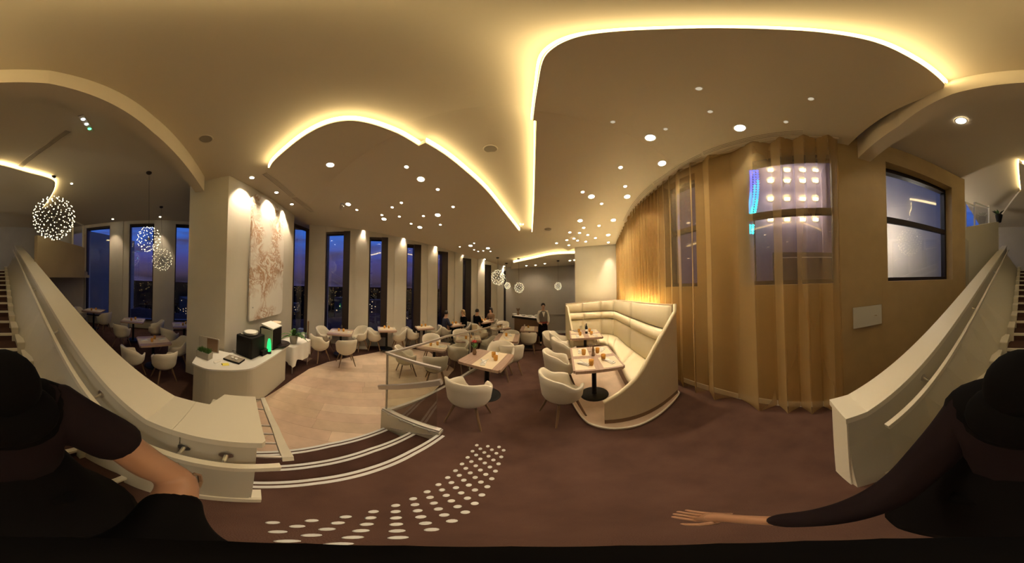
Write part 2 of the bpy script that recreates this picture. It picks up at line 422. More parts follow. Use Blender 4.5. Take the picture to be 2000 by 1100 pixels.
polyL = LA + LB + tail + [(-1.6, 7.4), (-3.6, 5.0), (-5.3, 2.9)] + pcl([(632, 430), (560, 366), (535, 345)])
cove('drop_panel', polyL, [LA, LB], cz(0).__call__ and (lambda y: CE(y)), ce)
RA = smooth_line(pcl([(1040, 455), (1043, 400), (1045, 330), (1047.5, 236)]))
RB = smooth_line(pcl([(1041, 236), (1050, 170), (1060, 120), (1080, 95), (1130, 72), (1200, 62), (1300, 57), (1400, 55), (1500, 57), (1600, 63), (1700, 80), (1780, 115), (1845, 165)]))
# ================================================================== RIGHT CURVED WALL line
RW = [(4.14, 5.30), (3.61, 4.35), (3.11, 3.24), (2.89, 2.2), (2.77, 1.61), (2.62, .82), (2.40, .04), (2.22, -.6), (2.13, -1.03), (2.08, -1.75), (1.9, -2.6), (1.66, -3.5), (1.48, -3.95)]
RW = smooth_line(RW, 4)
def rwat(px):
    a = R((px - 1000) * .18); d = Vector((math.sin(a), math.cos(a)))
    best = None
    for i in range(len(RW) - 1):
        p = Vector(RW[i]); q = Vector(RW[i + 1]); e = q - p
        den = d.x * e.y - d.y * e.x
        if abs(den) < 1e-9: continue
        t = (p.x * e.y - p.y * e.x) / den; s = (p.x * d.y - p.y * d.x) / den
        if -1e-6 <= s <= 1 + 1e-6 and t > 0: best = (i + s, v2(p + e * s))
    return best
def rwseg(px0, px1, inset=0.0):
    a = rwat(px0); b = rwat(px1)
    i0, p0 = (0, RW[0]) if a is None else a; i1, p1 = (len(RW) - 1, RW[-1]) if b is None else b
    pts = [p0] + [RW[k] for k in range(int(i0) + 1, int(i1) + 1) if i0 < k < i1] + [p1]
    return off(pts, inset) if inset else pts
def off(pts, d):
    out = []
    for i, p in enumerate(pts):
        a = pts[max(0, i - 1)]; b = pts[min(len(pts) - 1, i + 1)]; t = Vector((b[0] - a[0], b[1] - a[1])).normalized()
        n = Vector((t.y, -t.x))  # runs far -> near, room lies to this side
        out.append((p[0] + n.x * d, p[1] + n.y * d))
    return out
# flip so that positive inset points into the room
_t = off([RW[20], RW[21], RW[22]], .1)[1]
SG = 1 if math.hypot(*_t) < math.hypot(*RW[21]) else -1
def inset(pts, d): return off(pts, d * SG)
polyR = RA + RB + [(.62, -1.2), (2.2, -1.2), (2.3, -.3), (2.5, .6), (2.72, 1.7), (2.95, 2.9), (3.55, 4.3), (4.05, 5.25), (2.46, 6.0)] + pcl([(1110, 490)])
cove('drop_panel', polyR, [RA, RB], lambda y: CE(y), ce)
P3 = smooth_line(pcl([(1003, 514), (1040, 506), (1080, 498), (1123, 496)]))
polyP3 = P3 + [(3.3, 8.1), (1.66, 8.5), (-.05, 8.95)]
cove('drop_panel', polyP3, [P3], lambda y: CE(y), ce)
def pz5(l): return [v2(PZ(x, y, 4.5)) for x, y in l]
M1 = smooth_line(pz5([(1994, 372), (1990, 322), (2000, 322.5), (2050, 336), (2085, 345), (2103, 352), (2108, 362), (2100, 382), (2082, 408)]))
polyM = M1 + [(-1.6, -8.2), (1.4, -8.2)]
cove('drop_panel', polyM, [M1], lambda y: 4.5, ce2, ())
# beam between the two halves of the room
struct('trim_1', slab([(-3.5, -1.21), (-1.5, -1.15), (-.3, -1.03), (.5, -1.12), (1.2, -1.3), (2.15, -1.36), (2.15, -1.58), (1.2, -1.5), (.5, -1.33), (-.3, -1.23), (-1.5, -1.33), (-3.5, -1.42)], 3.95, 4.7), M['ceil'], 'plaster beam spanning from marble pillar to golden wall above stairs')
# linear air diffusers
def diffuser(poly_px, zoff, label, offz=0, nlines=4, zconst=None):
    f = (lambda p: PZ(p[0], p[1], zconst)) if zconst else (lambda p: PC(p[0], p[1], zoff))
    A = [f(p) for p in poly_px[0]]; B = [f(p) for p in poly_px[1]]
    t = thing('air_vent', label, 'vent', group='linear ceiling air vents')
    bm = bmesh.new(); n = len(A)
    zz = Vector((0, 0, -.006))
    for i in range(n - 1):
        q = [A[i], A[i + 1], B[i + 1], B[i]]
        lo = [bm.verts.new(v + zz) for v in q]; hi = [bm.verts.new(v + Vector((0, 0, .02))) for v in q]
        bm.faces.new(lo); bm.faces.new(hi[::-1])
        for k in range(4): bm.faces.new((lo[k], lo[(k + 1) % 4], hi[(k + 1) % 4], hi[k]))
    ob('vent_plate', bm, M['ceil'], t)
    for s in range(nlines):
        u = (s + .7) / (nlines + .4)
        bm = bmesh.new(); tube(bm, [A[i].lerp(B[i], u) + Vector((0, 0, -.008)) for i in range(n)], .006, 4)
        ob('slot', bm, M['grille'], t)
    return t
diffuser([[(512, 341), (530, 355), (565, 384)], [(522, 337), (541, 351), (578, 383)]], .15, 'striped linear air vent above the marble relief pillar')
diffuser([[(568, 386), (585, 399), (606, 414)], [(580, 385), (597, 398), (614, 413)]], .15, 'shorter linear air vent near window corner beyond the relief pillar')
diffuser([[(1568, 253), (1500, 259), (1430, 275), (1372, 295)], [(1568, 263), (1500, 269), (1432, 284), (1375, 303)]], 0, 'long linear air vent above the gold curtain and big window', nlines=3)
diffuser([[(1369, 298), (1330, 318), (1300, 338), (1275, 355)], [(1371, 307), (1333, 326), (1303, 345), (1279, 361)]], 0, 'curving linear air vent over middle of the gold curtain', nlines=3)
diffuser([[(1272, 358), (1250, 378), (1232, 400), (1216, 430)], [(1277, 364), (1256, 383), (1238, 406), (1222, 434)]], 0, 'linear air vent at the far end of gold curtain', nlines=3)
diffuser([[(128, 254), (90, 282), (45, 314), (34, 324)], [(140, 257), (100, 285), (56, 317), (44, 328)]], 0, 'linear air vent over rear dining area beside spherical lamp', zconst=4.59)
for x, y, l in ((958, 291, 'round grey ceiling speaker between the two glowing coves'), (402, 271, 'round ceiling speaker near beam above the pillar'), (1070, 448, 'round ceiling speaker near far end of the curtain side panel')):
    p = PC(x, y, .15 if x < 1000 else 0); t = thing('ceiling_speaker', l, 'speaker', p)
    ob('speaker_grille', Lathe([(0, -.012), (.085, -.012), (.095, -.006), (.095, .003)], 24), M['grille'], t)
    ob('speaker_ring', Lathe([(.095, -.014), (.108, -.01), (.11, .002), (.095, .002)], 24), M['ceil'], t)
# ================================================================== WINDOW WALL (line F)
Fd = Vector((FB.x - FA.x, FB.y - FA.y)).normalized(); Fn = Vector((-Fd.y, Fd.x))  # outward
if Fn.dot(Vector((FA.x, FA.y))) < 0: Fn = -Fn
def fat(px, y=500):
    p = PV(px, y, FA, FB); return (Vector((p.x, p.y)) - Vector((FA.x, FA.y))).dot(Fd)
def FP(s, o=0): q = Vector((FA.x, FA.y)) + Fd * s + Fn * o; return (q.x, q.y)
wl = struct('wall_left', slab([FP(-1.0, .36), FP(11, .36), FP(11, .6), FP(-1.0, .6)], LOW, .02), M['wall'], 'pale wall of columns and tall windows facing the dusk city')
cols = [(603, 635), (694, 721), (771, 794.5), (836, 855), (889, 904), (933.5, 947), (971.5, 984)]
S = [(fat(a), fat(b)) for a, b in cols]
def colpoly(s0, s1): return [FP(s0), FP(s1), FP(s1, .62), FP(s0, .62)]
for s0, s1 in S:
    ob('column', slab(colpoly(s0, s1), LOW - .01, lambda x, y: CE(y) + .3), M['wall'], wl)
    bb = ob('baseboard', slab([FP(s0 - .01, -.02), FP(s1 + .01, -.02), FP(s1 + .01, 0), FP(s0 - .01, 0)], LOW, LOW + .1), M['white'], wl)
NW = [0]
def window(P0, P1, zs, zh, label, mull=None, depth_jamb=(.1, .34), out=None, pane_off=.30, fw=.06, transom=None, parent=None, m_frame=None, jr=.05, jro=None):
    "window between plan points P0, P1 on the wall face; out = outward normal"
    NW[0] += 1
    P0 = Vector((P0[0], P0[1])); P1 = Vector((P1[0], P1[1])); d = (P1 - P0); L = d.length; d.normalize()
    n = Vector((-d.y, d.x)) if out is None else Vector(out)
    w_ = struct('window_%d' % NW[0], bmesh.new(), None, label)
    def P(s, o): q = P0 + d * s + n * o; return (q.x, q.y)
    def blk(nm, s0, s1, o0, o1, z0, z1, m):
        return ob(nm, slab([P(s0, o0), P(s1, o0), P(s1, o1), P(s0, o1)], z0, z1), m, w_)
    a, b = depth_jamb; fm = m_frame or M['bronze']
    blk('jamb', 0, .05, a, b, zs, zh, fm); blk('jamb', L - jr, L, a if jro is None else jro, b, zs, zh, fm)
    blk('head', .05, L - .05, a, b, zh - .09, zh, fm); blk('sill', .05, L - .05, a, b, zs, zs + .06, fm)
    if transom: blk('transom', .05, L - .05, pane_off - .05, pane_off + .03, transom - .05, transom + .05, fm)
    blk('pane', .05, L - .05, pane_off, pane_off + .012, zs + .06, zh - .09, M['pane'])
    return w_
names = ['by the four-seat table with cream chairs', 'behind the second window table', 'behind the third window table', 'behind the seated guests in dark clothes', 'next to the blond guest', 'close to the far pendant lamps']
gd = [(670, 683), (745.5, 757.8), (809.7, 823.3), (864.5, 876), (910.6, 921.6), (950.8, 960.6), (986.5, 996.5)]
for k in range(len(S)):
    s0 = S[k][1]; sg, s1 = fat(gd[k][0]), fat(gd[k][1]); s2 = S[k + 1][0] if k + 1 < len(S) else s1 + .02
    zh = CE(FP((s0 + s1) / 2)[1]) - .02
    window(FP(s0), FP(s1), .05, zh, 'tall narrow dusk window ' + (names[k] if k < 6 else 'in the corner against the far grey wall'), out=Fn, jr=s1 - sg, jro=.05, pane_off=(.30, .26, .2, .12, .09, .08, .08)[k], depth_jamb=(.10 if k < 3 else .05, .34))
    ob('column_return', slab([FP(s1, .035), FP(s2, .035), FP(s2, .62), FP(s1, .62)], LOW, lambda x, y: CE(y) + .3), M['wall'], wl)
    ob('lintel', slab([FP(s0, .04), FP(s1, .04), FP(s1, .5), FP(s0, .5)], zh, lambda x, y: CE(y) + .3), M['wall'], wl)
# far grey wall
FW = [PC(995, 522, .15), PC(1060, 517, .15), PC(1123, 514, .15)]
fwl = struct('wall_back', slab([v2(FW[0] + Vector((-.6, .15, 0))), v2(FW[1]), v2(FW[2] + Vector((1.2, -.25, 0))), v2(FW[2] + Vector((1.2, .3, 0))), v2(FW[1] + Vector((0, .4, 0))), v2(FW[0] + Vector((-.6, .6, 0)))], LOW, lambda x, y: CE(y) + .4), M['greywall'], 'far grey wall behind the waiter')
for z0, z1, o in ((LOW, LOW + .11, .02), (.55, .575, .012)):
    a = FW[0]; b = FW[2]
    A = FW[1] if z0 > 0 else FW[0]
    d = Vector((b.x - A.x, b.y - A.y)).normalized(); n = Vector((d.y, -d.x))
    ob('baseboard' if z0 < 0 else 'dado_rail', slab([(A.x, A.y), (A.x + n.x * o * 2, A.y + n.y * o * 2), (b.x + n.x * o * 2, b.y + n.y * o * 2), v2(b)], z0, z1), M['greywall'] if z0 > 0 else M['white'], fwl)
# plain wall beside the banquette
W1, W2 = PC(1122.5, 484, 0), PC(1209.5, 478, 0)
d = Vector((W2.x - W1.x, W2.y - W1.y)).normalized(); n = Vector((-d.y, d.x))
wr = struct('wall_right', slab([v2(W1), (W2.x + d.x * .3, W2.y + d.y * .3), (W2.x + d.x * .3 + n.x * .3, W2.y + d.y * .3 + n.y * .3), (W1.x + n.x * 2.2, W1.y + n.y * 2.2), (W1.x + n.x * 2.2 - d.x * .02, W1.y + n.y * 2.2)], LOW, lambda x, y: CE(y) + .3), M['wall'], 'plain pale wall with a downlight scallop behind banquette')
ob('baseboard', slab([(W1.x - .03, W1.y - .03), (W1.x - .03 + d.x * .6, W1.y - .03 + d.y * .6), (W1.x + d.x * .6, W1.y + d.y * .6), v2(W1)], LOW, LOW + .1), M['white'], wr)
# ------------------------------------------------------------------ golden curved wall with windows
gw = struct('wall_right', bmesh.new(), M['gold'], 'golden painted curved wall with deep window openings')
ZS, ZH = 1.90, 4.07
opens = [(1300, 1362), (1446, 1640), (1734.5, 1861)]
def wallpiece(pxa, pxb, z0, z1, m, nm='wall_panel', th=.42, ins=0):
    pts = rwseg(pxa, pxb); inn = inset(pts, ins) if ins else pts; outp = inset(pts, -th)
    return ob(nm, slab(inn + outp[::-1], z0, z1), m, gw)
edges_ = [1200] + [e for o_ in opens for e in o_] + [2100]
for i in range(0, len(edges_) - 1):
    a, b = edges_[i], edges_[i + 1]
    if i % 2 == 0: wallpiece(a, b, -.1 if a > 1230 else -.4, 4.5, M['gold'])
    else:
        wallpiece(a, b, -.1, ZS, M['gold']); wallpiece(a, b, ZH, 4.5 if a > 1400 else 4.3, M['gold'])
for k, (a, b) in enumerate(opens):
    P = rwseg(a, b); pa, pb = Vector(P[0]), Vector(P[-1]); dd = (pb - pa).normalized()
    o_ = inset(P, -.1)[len(P) // 2]; nn = Vector(o_) - Vector(P[len(P) // 2]); nn.normalize()
    nn = Vector((-dd.y, dd.x)) if Vector((-dd.y, dd.x)).dot(nn) > 0 else Vector((dd.y, -dd.x))
    window(pa, pb, ZS, ZH, ('slim dark-framed window behind the far curtain folds', 'large dark-framed window behind sheer curtain showing a lit facade', 'dark-framed two-pane window in golden wall beside staircase')[k], out=nn, transom=2.98 if k else 3.0, depth_jamb=(.2, .33), pane_off=.26)
bp = inset(rwseg(1330, 2080), .02)
ob('baseboard', slab(bp + rwseg(1330, 2080)[::-1], 0, .1), M['white'], gw)
# ------------------------------------------------------------------ relief pillar
PA, PB, PCn, PD_ = (-3.78, -1.68), (-3.55, -.66), (-5.95, 1.36), (-6.6, -.5)
pil = struct('wall_center', slab([PA, PB, PCn, PD_], LOW, 4.7), M['wall'], 'broad pale pillar carrying the marble relief behind the coffee counter')
window(PCn, FP(S[0][0]), .05, 4.05, 'tall dark window between relief pillar and first column', out=(-.95, .3), depth_jamb=(.0, .2), pane_off=.12, jr=.22)
# relief panel
a = PV(484.5, 500, PB, PCn); b = PV(549, 500, PB, PCn); dd = Vector((b.x - a.x, b.y - a.y)).normalized(); nn = Vector((dd.y, -dd.x))
if nn.dot(Vector((a.x, a.y))) > 0: nn = -nn
zt = 4.15; zb = PV(484.5, 626, PB, PCn).z
Lp = (Vector((b.x, b.y)) - Vector((a.x, a.y))).length
bm = bmesh.new(); rc = .16; prof = [(0, zb), (Lp - rc, zb)] + [(Lp - rc + rc * math.sin(t), zb + rc - rc * math.cos(t)) for t in (R(20), R(45), R(70), R(90))] + [(Lp, zt - rc)] + [(Lp - rc + rc * math.cos(t), zt - rc + rc * math.sin(t)) for t in (R(20), R(45), R(70), R(90))] + [(rc, zt), (0, zt - rc)]
fr = [bm.verts.new((s, 0, z)) for s, z in prof]; bk = [bm.verts.new((s, -.045, z)) for s, z in prof]
bm.faces.new(fr); bm.faces.new(bk[::-1])
for i in range(len(fr)): bm.faces.new((fr[i - 1], fr[i], bk[i], bk[i - 1]))
t = thing('relief_panel', 'tall cream marble relief panel with rusty gold veins on the pillar', 'artwork', (a.x + nn.x * .05, a.y + nn.y * .05, 0), math.atan2(dd.y, dd.x))
ob('marble_slab', bm, M['marble'], t)
for q, (sx, z) in enumerate(((.12, zt - .25), (Lp - .12, zt - .4), (.12, zb + .3))):
    ob('fixing_stud', Lathe([(0, .03), (.018, .026), (.018, 0)], 10), M['steel'], t, (sx, -.05 if nn.dot(Vector((-dd.y, dd.x))) < 0 else .0, z))
# ------------------------------------------------------------------ rear window wall (line G)
GA = PZ(227, 433, 4.6); GB = PZ(316, 430, 4.6)
Gd = Vector((GB.x - GA.x, GB.y - GA.y)).normalized(); Gn = Vector((-Gd.y, Gd.x))
if Gn.dot(Vector((GA.x, GA.y))) < 0: Gn = -Gn
def gat(px): p = PV(px, 500, GA, GB); return (Vector((p.x, p.y)) - Vector((GA.x, GA.y))).dot(Gd)
def GP(s, o=0): q = Vector((GA.x, GA.y)) + Gd * s + Gn * o; return (q.x, q.y)
gwl = struct('wall_rear', slab([GP(-4.5, .36), GP(6, .36), GP(6, .6), GP(-4.5, .6)], LOW, .05), M['wall'], 'rear window wall with pale columns beside the dim dining tables')
gc = [(118, 140), (214, 240), (300, 332), (388, 412)]
GS = [(gat(a), gat(b)) for a, b in gc]
for s0, s1 in GS: ob('column', slab([GP(s0), GP(s1), GP(s1, .62), GP(s0, .62)], LOW, 4.6), M['wall'], gwl)
gr = [gat(167), gat(252), gat(342), gat(425)]
gs_all = [(gat(60), GS[0][0])] + [(gr[i], GS[i + 1][0]) for i in range(3)]
for i in range(4): ob('column_return', slab([GP(GS[i][1], .035), GP(gr[i], .035), GP(gr[i], .62), GP(GS[i][1], .62)], LOW, 4.6), M['wall'], gwl)
for k, (s0, s1) in enumerate(gs_all):
    window(GP(s0), GP(s1), .05, 4.45, ('dusk window glimpsed above the tan mezzanine parapet', 'tall dusk window beside the tan mezzanine wall', 'tall dusk window behind two hanging spherical lamps', 'tall dusk window partly hidden by the relief pillar')[k], out=Gn)
    ob('lintel', slab([GP(s0, .04), GP(s1, .04), GP(s1, .5), GP(s0, .5)], 4.45, 4.6), M['wall'], gwl)
# closing walls far behind the stairs
struct('wall_rear', slab([(-10, -9.3), (5, -9.3), (5, -9.6), (-10, -9.6)], LOW, 4.8), M['greywall'], 'plain end wall far behind the staircase')
# ------------------------------------------------------------------ mezzanine, rear
MA, MB = (-1.04, -4.46), (-3.24, -5.68)
md = (Vector(MB) - Vector(MA)).normalized(); mn = Vector((md.y, -md.x))
if mn.dot(Vector(MA)) < 0: mn = -mn
def mp_(p, o): return (p[0] + mn.x * o, p[1] + mn.y * o)
mz = struct('wall_mezzanine', slab([MA, MB, mp_(MB, .14), mp_(MA, .14)], 1.93, 3.03), M['tan'], 'tan parapet wall of the mezzanine beside the staircase')
struct('floor', slab([mp_(MA, .14), mp_(MB, .14), (-4.4, -7.2), (-4.4, -9.2), (-1.04, -9.2)], 1.93, 2.05), M['tan'], 'mezzanine floor slab above the dim corner')
ob('wall_return', slab([MB, mp_(MB, .14), (-4.55, -7.9), (-4.65, -7.8)], 1.93, 2.2), M['tan'], mz)
struct('wall_rear', slab([(-1.04, -6.6), (-3.9, -6.9), (-3.9, -7.05), (-1.04, -6.75)], LOW, 1.93), M['greywall'], 'dim grey wall under the mezzanine')
# glass screen on the parapet
t = thing('glass_screen', 'pale framed glass screen standing on the tan mezzanine parapet', 'glass screen')
def along(s, o=.07): return Vector((MA[0] + md.x * s + mn.x * o, MA[1] + md.y * s + mn.y * o, 0))
LM = (Vector(MB) - Vector(MA)).length
for s, nm in ((LM - .06, 'post'), (LM - .75, 'post')):
    bm = bmesh.new(); p = along(s); box(bm, (p.x, p.y, 3.03 + .42), (.05, .05, .84)); ob(nm, bm, M['cream'], t)
bm = bmesh.new(); bar(bm, along(LM - .03) + Vector((0, 0, 3.88)), along(LM - .8) + Vector((0, 0, 3.88)), .05, .05); ob('top_rail', bm, M['cream'], t)
bm = bmesh.new(); bar(bm, along(LM - .1) + Vector((0, 0, 3.45)), along(LM - .7) + Vector((0, 0, 3.45)), .012, .8); ob('glass_pane', bm, M['pane'], t)
# ------------------------------------------------------------------ parapet to the right of stairs
QA, QB = PZ(1866, 449, 3.1), PD(1990, 430, 6.9)
QB = Vector((.98, -6.3, 0))
qd = (Vector((QB.x, QB.y)) - Vector((QA.x, QA.y))).normalized(); qn = Vector((-qd.y, qd.x))
if qn.dot(Vector((QA.x, QA.y))) < 0: qn = -qn
tz = lambda x, y: 3.1 + max(0, (QA.y - y)) * .36
struct('wall_stair', slab([v2(QA), v2(QB), (QB.x + qn.x * .12, QB.y + qn.y * .12), (QA.x + qn.x * .12, QA.y + qn.y * .12)], 1.62, tz), M['beige'], 'smooth beige parapet wall rising beside the stairs')
struct('wall_stair', slab([(QA.x + .0, QA.y - .1), (QB.x, QB.y - .1), (QB.x + .1, QB.y - .2), (QA.x + .1, QA.y - .2)], 0, 1.62), M['tan'], 'dim wall beneath the beige stair parapet')
struct('wall_right', slab([(1.5, -3.95), (1.9, -3.9), (2.6, -9.3), (2.2, -9.3)], 0, 2.9), M['beige'], 'low wall running on past the golden wall')
t = thing('glass_partition', 'white framed glazed partition above the beige parapet at the stairs', 'partition')
base = [Vector((1.62, -4.35, 3.25)), Vector((1.55, -5.0, 3.5)), Vector((1.35, -6.2, 3.9))]
for p in base:
    bm = bmesh.new(); box(bm, p + Vector((0, 0, .35)), (.05, .05, .8)); ob('mullion', bm, M['white'], t)
for a_, b_ in zip(base, base[1:]):
    bm = bmesh.new(); bar(bm, a_ + Vector((0, 0, .74)), b_ + Vector((0, 0, .62)), .05, .05); ob('top_rail', bm, M['white'], t)
    bm = bmesh.new(); bar(bm, a_ + Vector((0, 0, .33)), b_ + Vector((0, 0, .25)), .01, .6); ob('glass_pane', bm, M['pane'], t)
# ================================================================== STAIRS BEHIND THE CAMERA
def LZ(y): return 1.09 + .31 * max(0, (-y - .52))          # top of the balustrades
def ray_cap(x, y, dz=0):
    u = U(x, y); lo, hi = .2, 14
    f = lambda t: CZ + u.z * t - (LZ(u.y * t) + dz)
    s0 = f(lo) > 0
    for _ in range(60):
        m = (lo + hi) / 2
        if (f(m) > 0) == s0: lo = m
        else: hi = m
    return Vector((u.x * lo, u.y * lo, CZ + u.z * lo))
YE = -7.6
stairs = struct('stairs', bmesh.new(), M['dark_carpet'], 'carpeted staircase with white nosings climbing between cream balustrades')
def foot(side, y):
    t = min(1, max(0, (-y - .7) / 2.6))
    return (-.64 + .40 * t) if side < 0 else (.74 - .54 * t)
TR, RI = .42, .1302
for k in range(17):
    yf = -.62 - TR * k; z = RI * (k + 1)
    xl, xr = foot(-1, yf) - .03, foot(1, yf) + .03
    st = ob('stair_step', slab([(xl, yf), (xr, yf), (xr, yf - TR - .02), (xl, yf - TR - .02)], max(0, z - .2), z), M['dark_carpet'], stairs)
    ob('nosing', slab([(xl, yf + .014), (xr, yf + .014), (xr, yf - .03), (xl, yf - .03)], z - .035, z + .006), M['cream'], st)
def inner_l(y): return -.68 if y > -1.2 else -.68
def balustrade(side, label):
    t = thing('balustrade', label, 'balustrade')
    if side < 0: xi, xo, y0 = -.70, -1.0, -.33
    else: xi, xo, y0 = .80, 1.02, -.40
    # wall under the cap (solid, inner and outer faces)
    bot = lambda x, y: max(-.4 if side < 0 else 0, LZ(y) - 1.75)
    ob('wall_panel', slab([(xi, y0), (xo - side * .03, y0), (xo - side * .03, YE), (xi, YE)], (-.4 if side < 0 else 0), lambda x, y: LZ(y) - .05, (-.52,)), M['beige'], t)
    yc = -.362 if side < 0 else y0 + .02
    ob('cap', slab([(xi - side * .02, yc), (xo, yc), (xo, YE), (xi - side * .02, YE)], lambda x, y: LZ(y) - .05, lambda x, y: LZ(y), (-.52,)), M['cream'], t)
    # inner face, battered towards the treads
    bm = bmesh.new(); prev = None
    ys = [y0, -.52, -.7] + [-.7 - .4 * i for i in range(1, 18)]
    for y in ys:
        zt_ = LZ(y) - .05; zb_ = max(0, .1302 * (max(0, (-y - .62)) / .42)); xf = foot(side, y)
        row = [bm.verts.new((xi, y, zt_)), bm.verts.new((xi - side * .004, y, zt_ - .30)), bm.verts.new((xf, y, zb_)), bm.verts.new((xi, y, zb_))]
        if prev:
            for k in range(4): bm.faces.new((prev[k], prev[(k + 1) % 4], row[(k + 1) % 4], row[k]))
        else: bm.faces.new(row)
        prev = row
    bm.faces.new(prev); ob('inner_wall', bm, M['beige'], t)
    for k in range(1, 17):
        yf = -.62 - TR * k; z = RI * (k + 1); b_ = foot(side, yf) - side * .035; a = b_ + side * .12
        ob('stringer_block', slab([(a, yf + .05), (b_, yf + .05), (b_, yf - TR + .05), (a, yf - TR + .05)], z - .15, z + .12), M['beige'], t)
        ob('stringer_moulding', slab([(a, yf + .06), (b_ - side * .012, yf + .06), (b_ - side * .012, yf - TR + .06), (a, yf - TR + .06)], z + .12, z + .138), M['cream'], t)
    return t
bl = balustrade(-1, 'cream topped balustrade sweeping down the stair flank facing the dining tables')
# wide newel shelf at the foot, facing the three steps
nz_ = [(-.70, .065), (-1.15, .02), (-1.15, -.20), (-1.0, -.27), (-1.0, -.36), (-.68, -.36), (-.68, .05)]
ob('newel_cap', slab(nz_, 1.04, 1.09), M['cream'], bl)
ob('newel_wall', slab([(-.705, .03), (-.78, .03), (-.78, -.325), (-.705, -.325)], 0, 1.04), M['beige'], bl)
ob('newel_wall', slab([(-1.13, .0), (-1.05, .0), (-1.05, -.28), (-1.13, -.28)], -.4, 1.04), M['beige'], bl)
ob('skirting', slab([(-.70, .075), (-.685, .075), (-.685, -.62), (-.70, -.62)], 0, .1), M['cream'], bl)
ob('newel_foot', slab([(-.70, .075), (-.80, .075), (-.80, .02), (-.70, .02)], 0, .11), M['cream'], bl)
br = balustrade(1, 'cream topped balustrade on the stair flank beside the golden wall')
ob('newel_wall', slab([(.79, -.388), (1.0, -.388), (1.0, -.398), (.79, -.398)], 0, 1.035), M['cream'], br)
# handrails on the balustrades
def rail(name, pts, w, h, m, parent):
    bm = bmesh.new(); rows = []
    for i, p in enumerate(pts):
        a = pts[max(0, i - 1)]; b = pts[min(len(pts) - 1, i + 1)]; t = (b - a).normalized(); s = t.cross(Vector((0, 0, 1))).normalized(); u = s.cross(t)
        rows.append([bm.verts.new(p + s * sx * w / 2 + u * sz * h / 2) for sx, sz in ((-1, -1), (1, -1), (1, 1), (-1, 1))])
    for A, B in zip(rows, rows[1:]):
        for k in range(4): bm.faces.new((A[k], A[(k + 1) % 4], B[(k + 1) % 4], B[k]))
    bm.faces.new(rows[0]); bm.faces.new(rows[-1]); return ob(name, bm, m, parent)
t = thing('stair_handrail', 'square cream handrail on round brackets inside the balustrade nearest the tables', 'handrail')
HP = [Vector((-.60, y, LZ(y) - .17)) for y in (-7.4, -5, -3, -2, -1.3, -.8, -.52)] + [Vector((-.60, -.30, .92)), Vector((-.60, -.05, .92)), Vector((-.62, .12, .90))]
rail('rail', HP, .035, .045, M['cream'], t)
for y in (-3.1, -1.85, -.95, -.30, -.10):
    z = (LZ(y) - .17) if y < -.4 else .92
    bm = bmesh.new(); tube(bm, [(-.695, y, z - .0), (-.655, y, z - .015), (-.61, y, z - .015)], .011, 8); ob('bracket', bm, M['steel'], t)
    bm = bmesh.new(); tube(bm, [(-.70, y, z), (-.692, y, z)], .034, 16); ob('rosette', bm, M['steel'], t)
t = thing('stair_handrail', 'square cream handrail fixed along the stair flank by the golden wall', 'handrail')
rail('rail', [Vector((.70, y, LZ(y) - .17)) for y in (-7.4, -5, -3, -2, -1.3, -.8, -.6)], .035, .045, M['cream'], t)
for y in (-4.2, -2.4, -1.1):
    z = LZ(y) - .17
    bm = bmesh.new(); tube(bm, [(.795, y, z), (.755, y, z - .015), (.71, y, z - .015)], .011, 8); ob('bracket', bm, M['steel'], t)
    bm = bmesh.new(); tube(bm, [(.80, y, z), (.792, y, z)], .034, 16); ob('rosette', bm, M['steel'], t)
# handrail of the three steps, on the newel
t = thing('step_handrail', 'white rectangular handrail frame on bars at the cream newel', 'handrail')
a = PZ(562, 897, .72); b = Vector((-1.62, .02, .40)); b = PZ(512, 779, .46)
rail('rail', [PZ(563, 897, .88), PZ(538, 838, .70), PZ(513, 779, .52)], .05, .035, M['cream'], t)
for px, py, z in ((560, 893, .88), (550, 866, .79), (542, 848, .73), (537, 832, .68), (524, 800, .58), (514, 781, .53)):
    p = PZ(px, py, z); bm = bmesh.new(); bar(bm, p, Vector((p.x - .02 - .05 * 0, -.0, p.z)) if p.y > .02 else p + Vector((-.1, -.1, 0)), .014, .014); ob('bar', bm, M['satin'], t)
# ================================================================== GLASS BALUSTRADE BY THE STEPS
g0, g1, g2 = Vector((-.76, 1.64, 0)), Vector((-1.56, 1.64, 0)), Vector((fence2.x, fence2.y, 0))
gt = thing('glass_balustrade', 'clear glass balustrade with satin top rail between wood floor and upper tables', 'balustrade')
ob('base_wall', slab([(-.74, 1.60), (-1.60, 1.60), (-1.60, 1.70), (-.74, 1.70)], LOW, .045), M['cream'], gt)
fdir = Vector((fd.x, fd.y, 0)); fnn = Vector((fd.y, -fd.x, 0))
segs = [(g1, g1 + fdir * 2.2), (g1 + fdir * 2.22, g1 + fdir * 4.6)]
def fzp(p): return FZ(p.y)
bm = bmesh.new(); bar(bm, Vector((-.75, 1.65, .065)), Vector((-1.60, 1.65, .065)), .06, .03); ob('clamp_rail', bm, M['satin'], gt)
bm = bmesh.new(); bar(bm, Vector((-.75, 1.61, .05)), Vector((-1.60, 1.61, .05)), .02, .02); ob('clamp_rail', bm, M['steel'], gt)
for a_, b_ in segs:
    a2 = Vector((a_.x, a_.y, fzp(a_) + .03)); b2 = Vector((b_.x, b_.y, fzp(b_) + .03))
    bm = bmesh.new(); bar(bm, a2, b2, .055, .05); ob('clamp_rail', bm, M['satin'], gt)
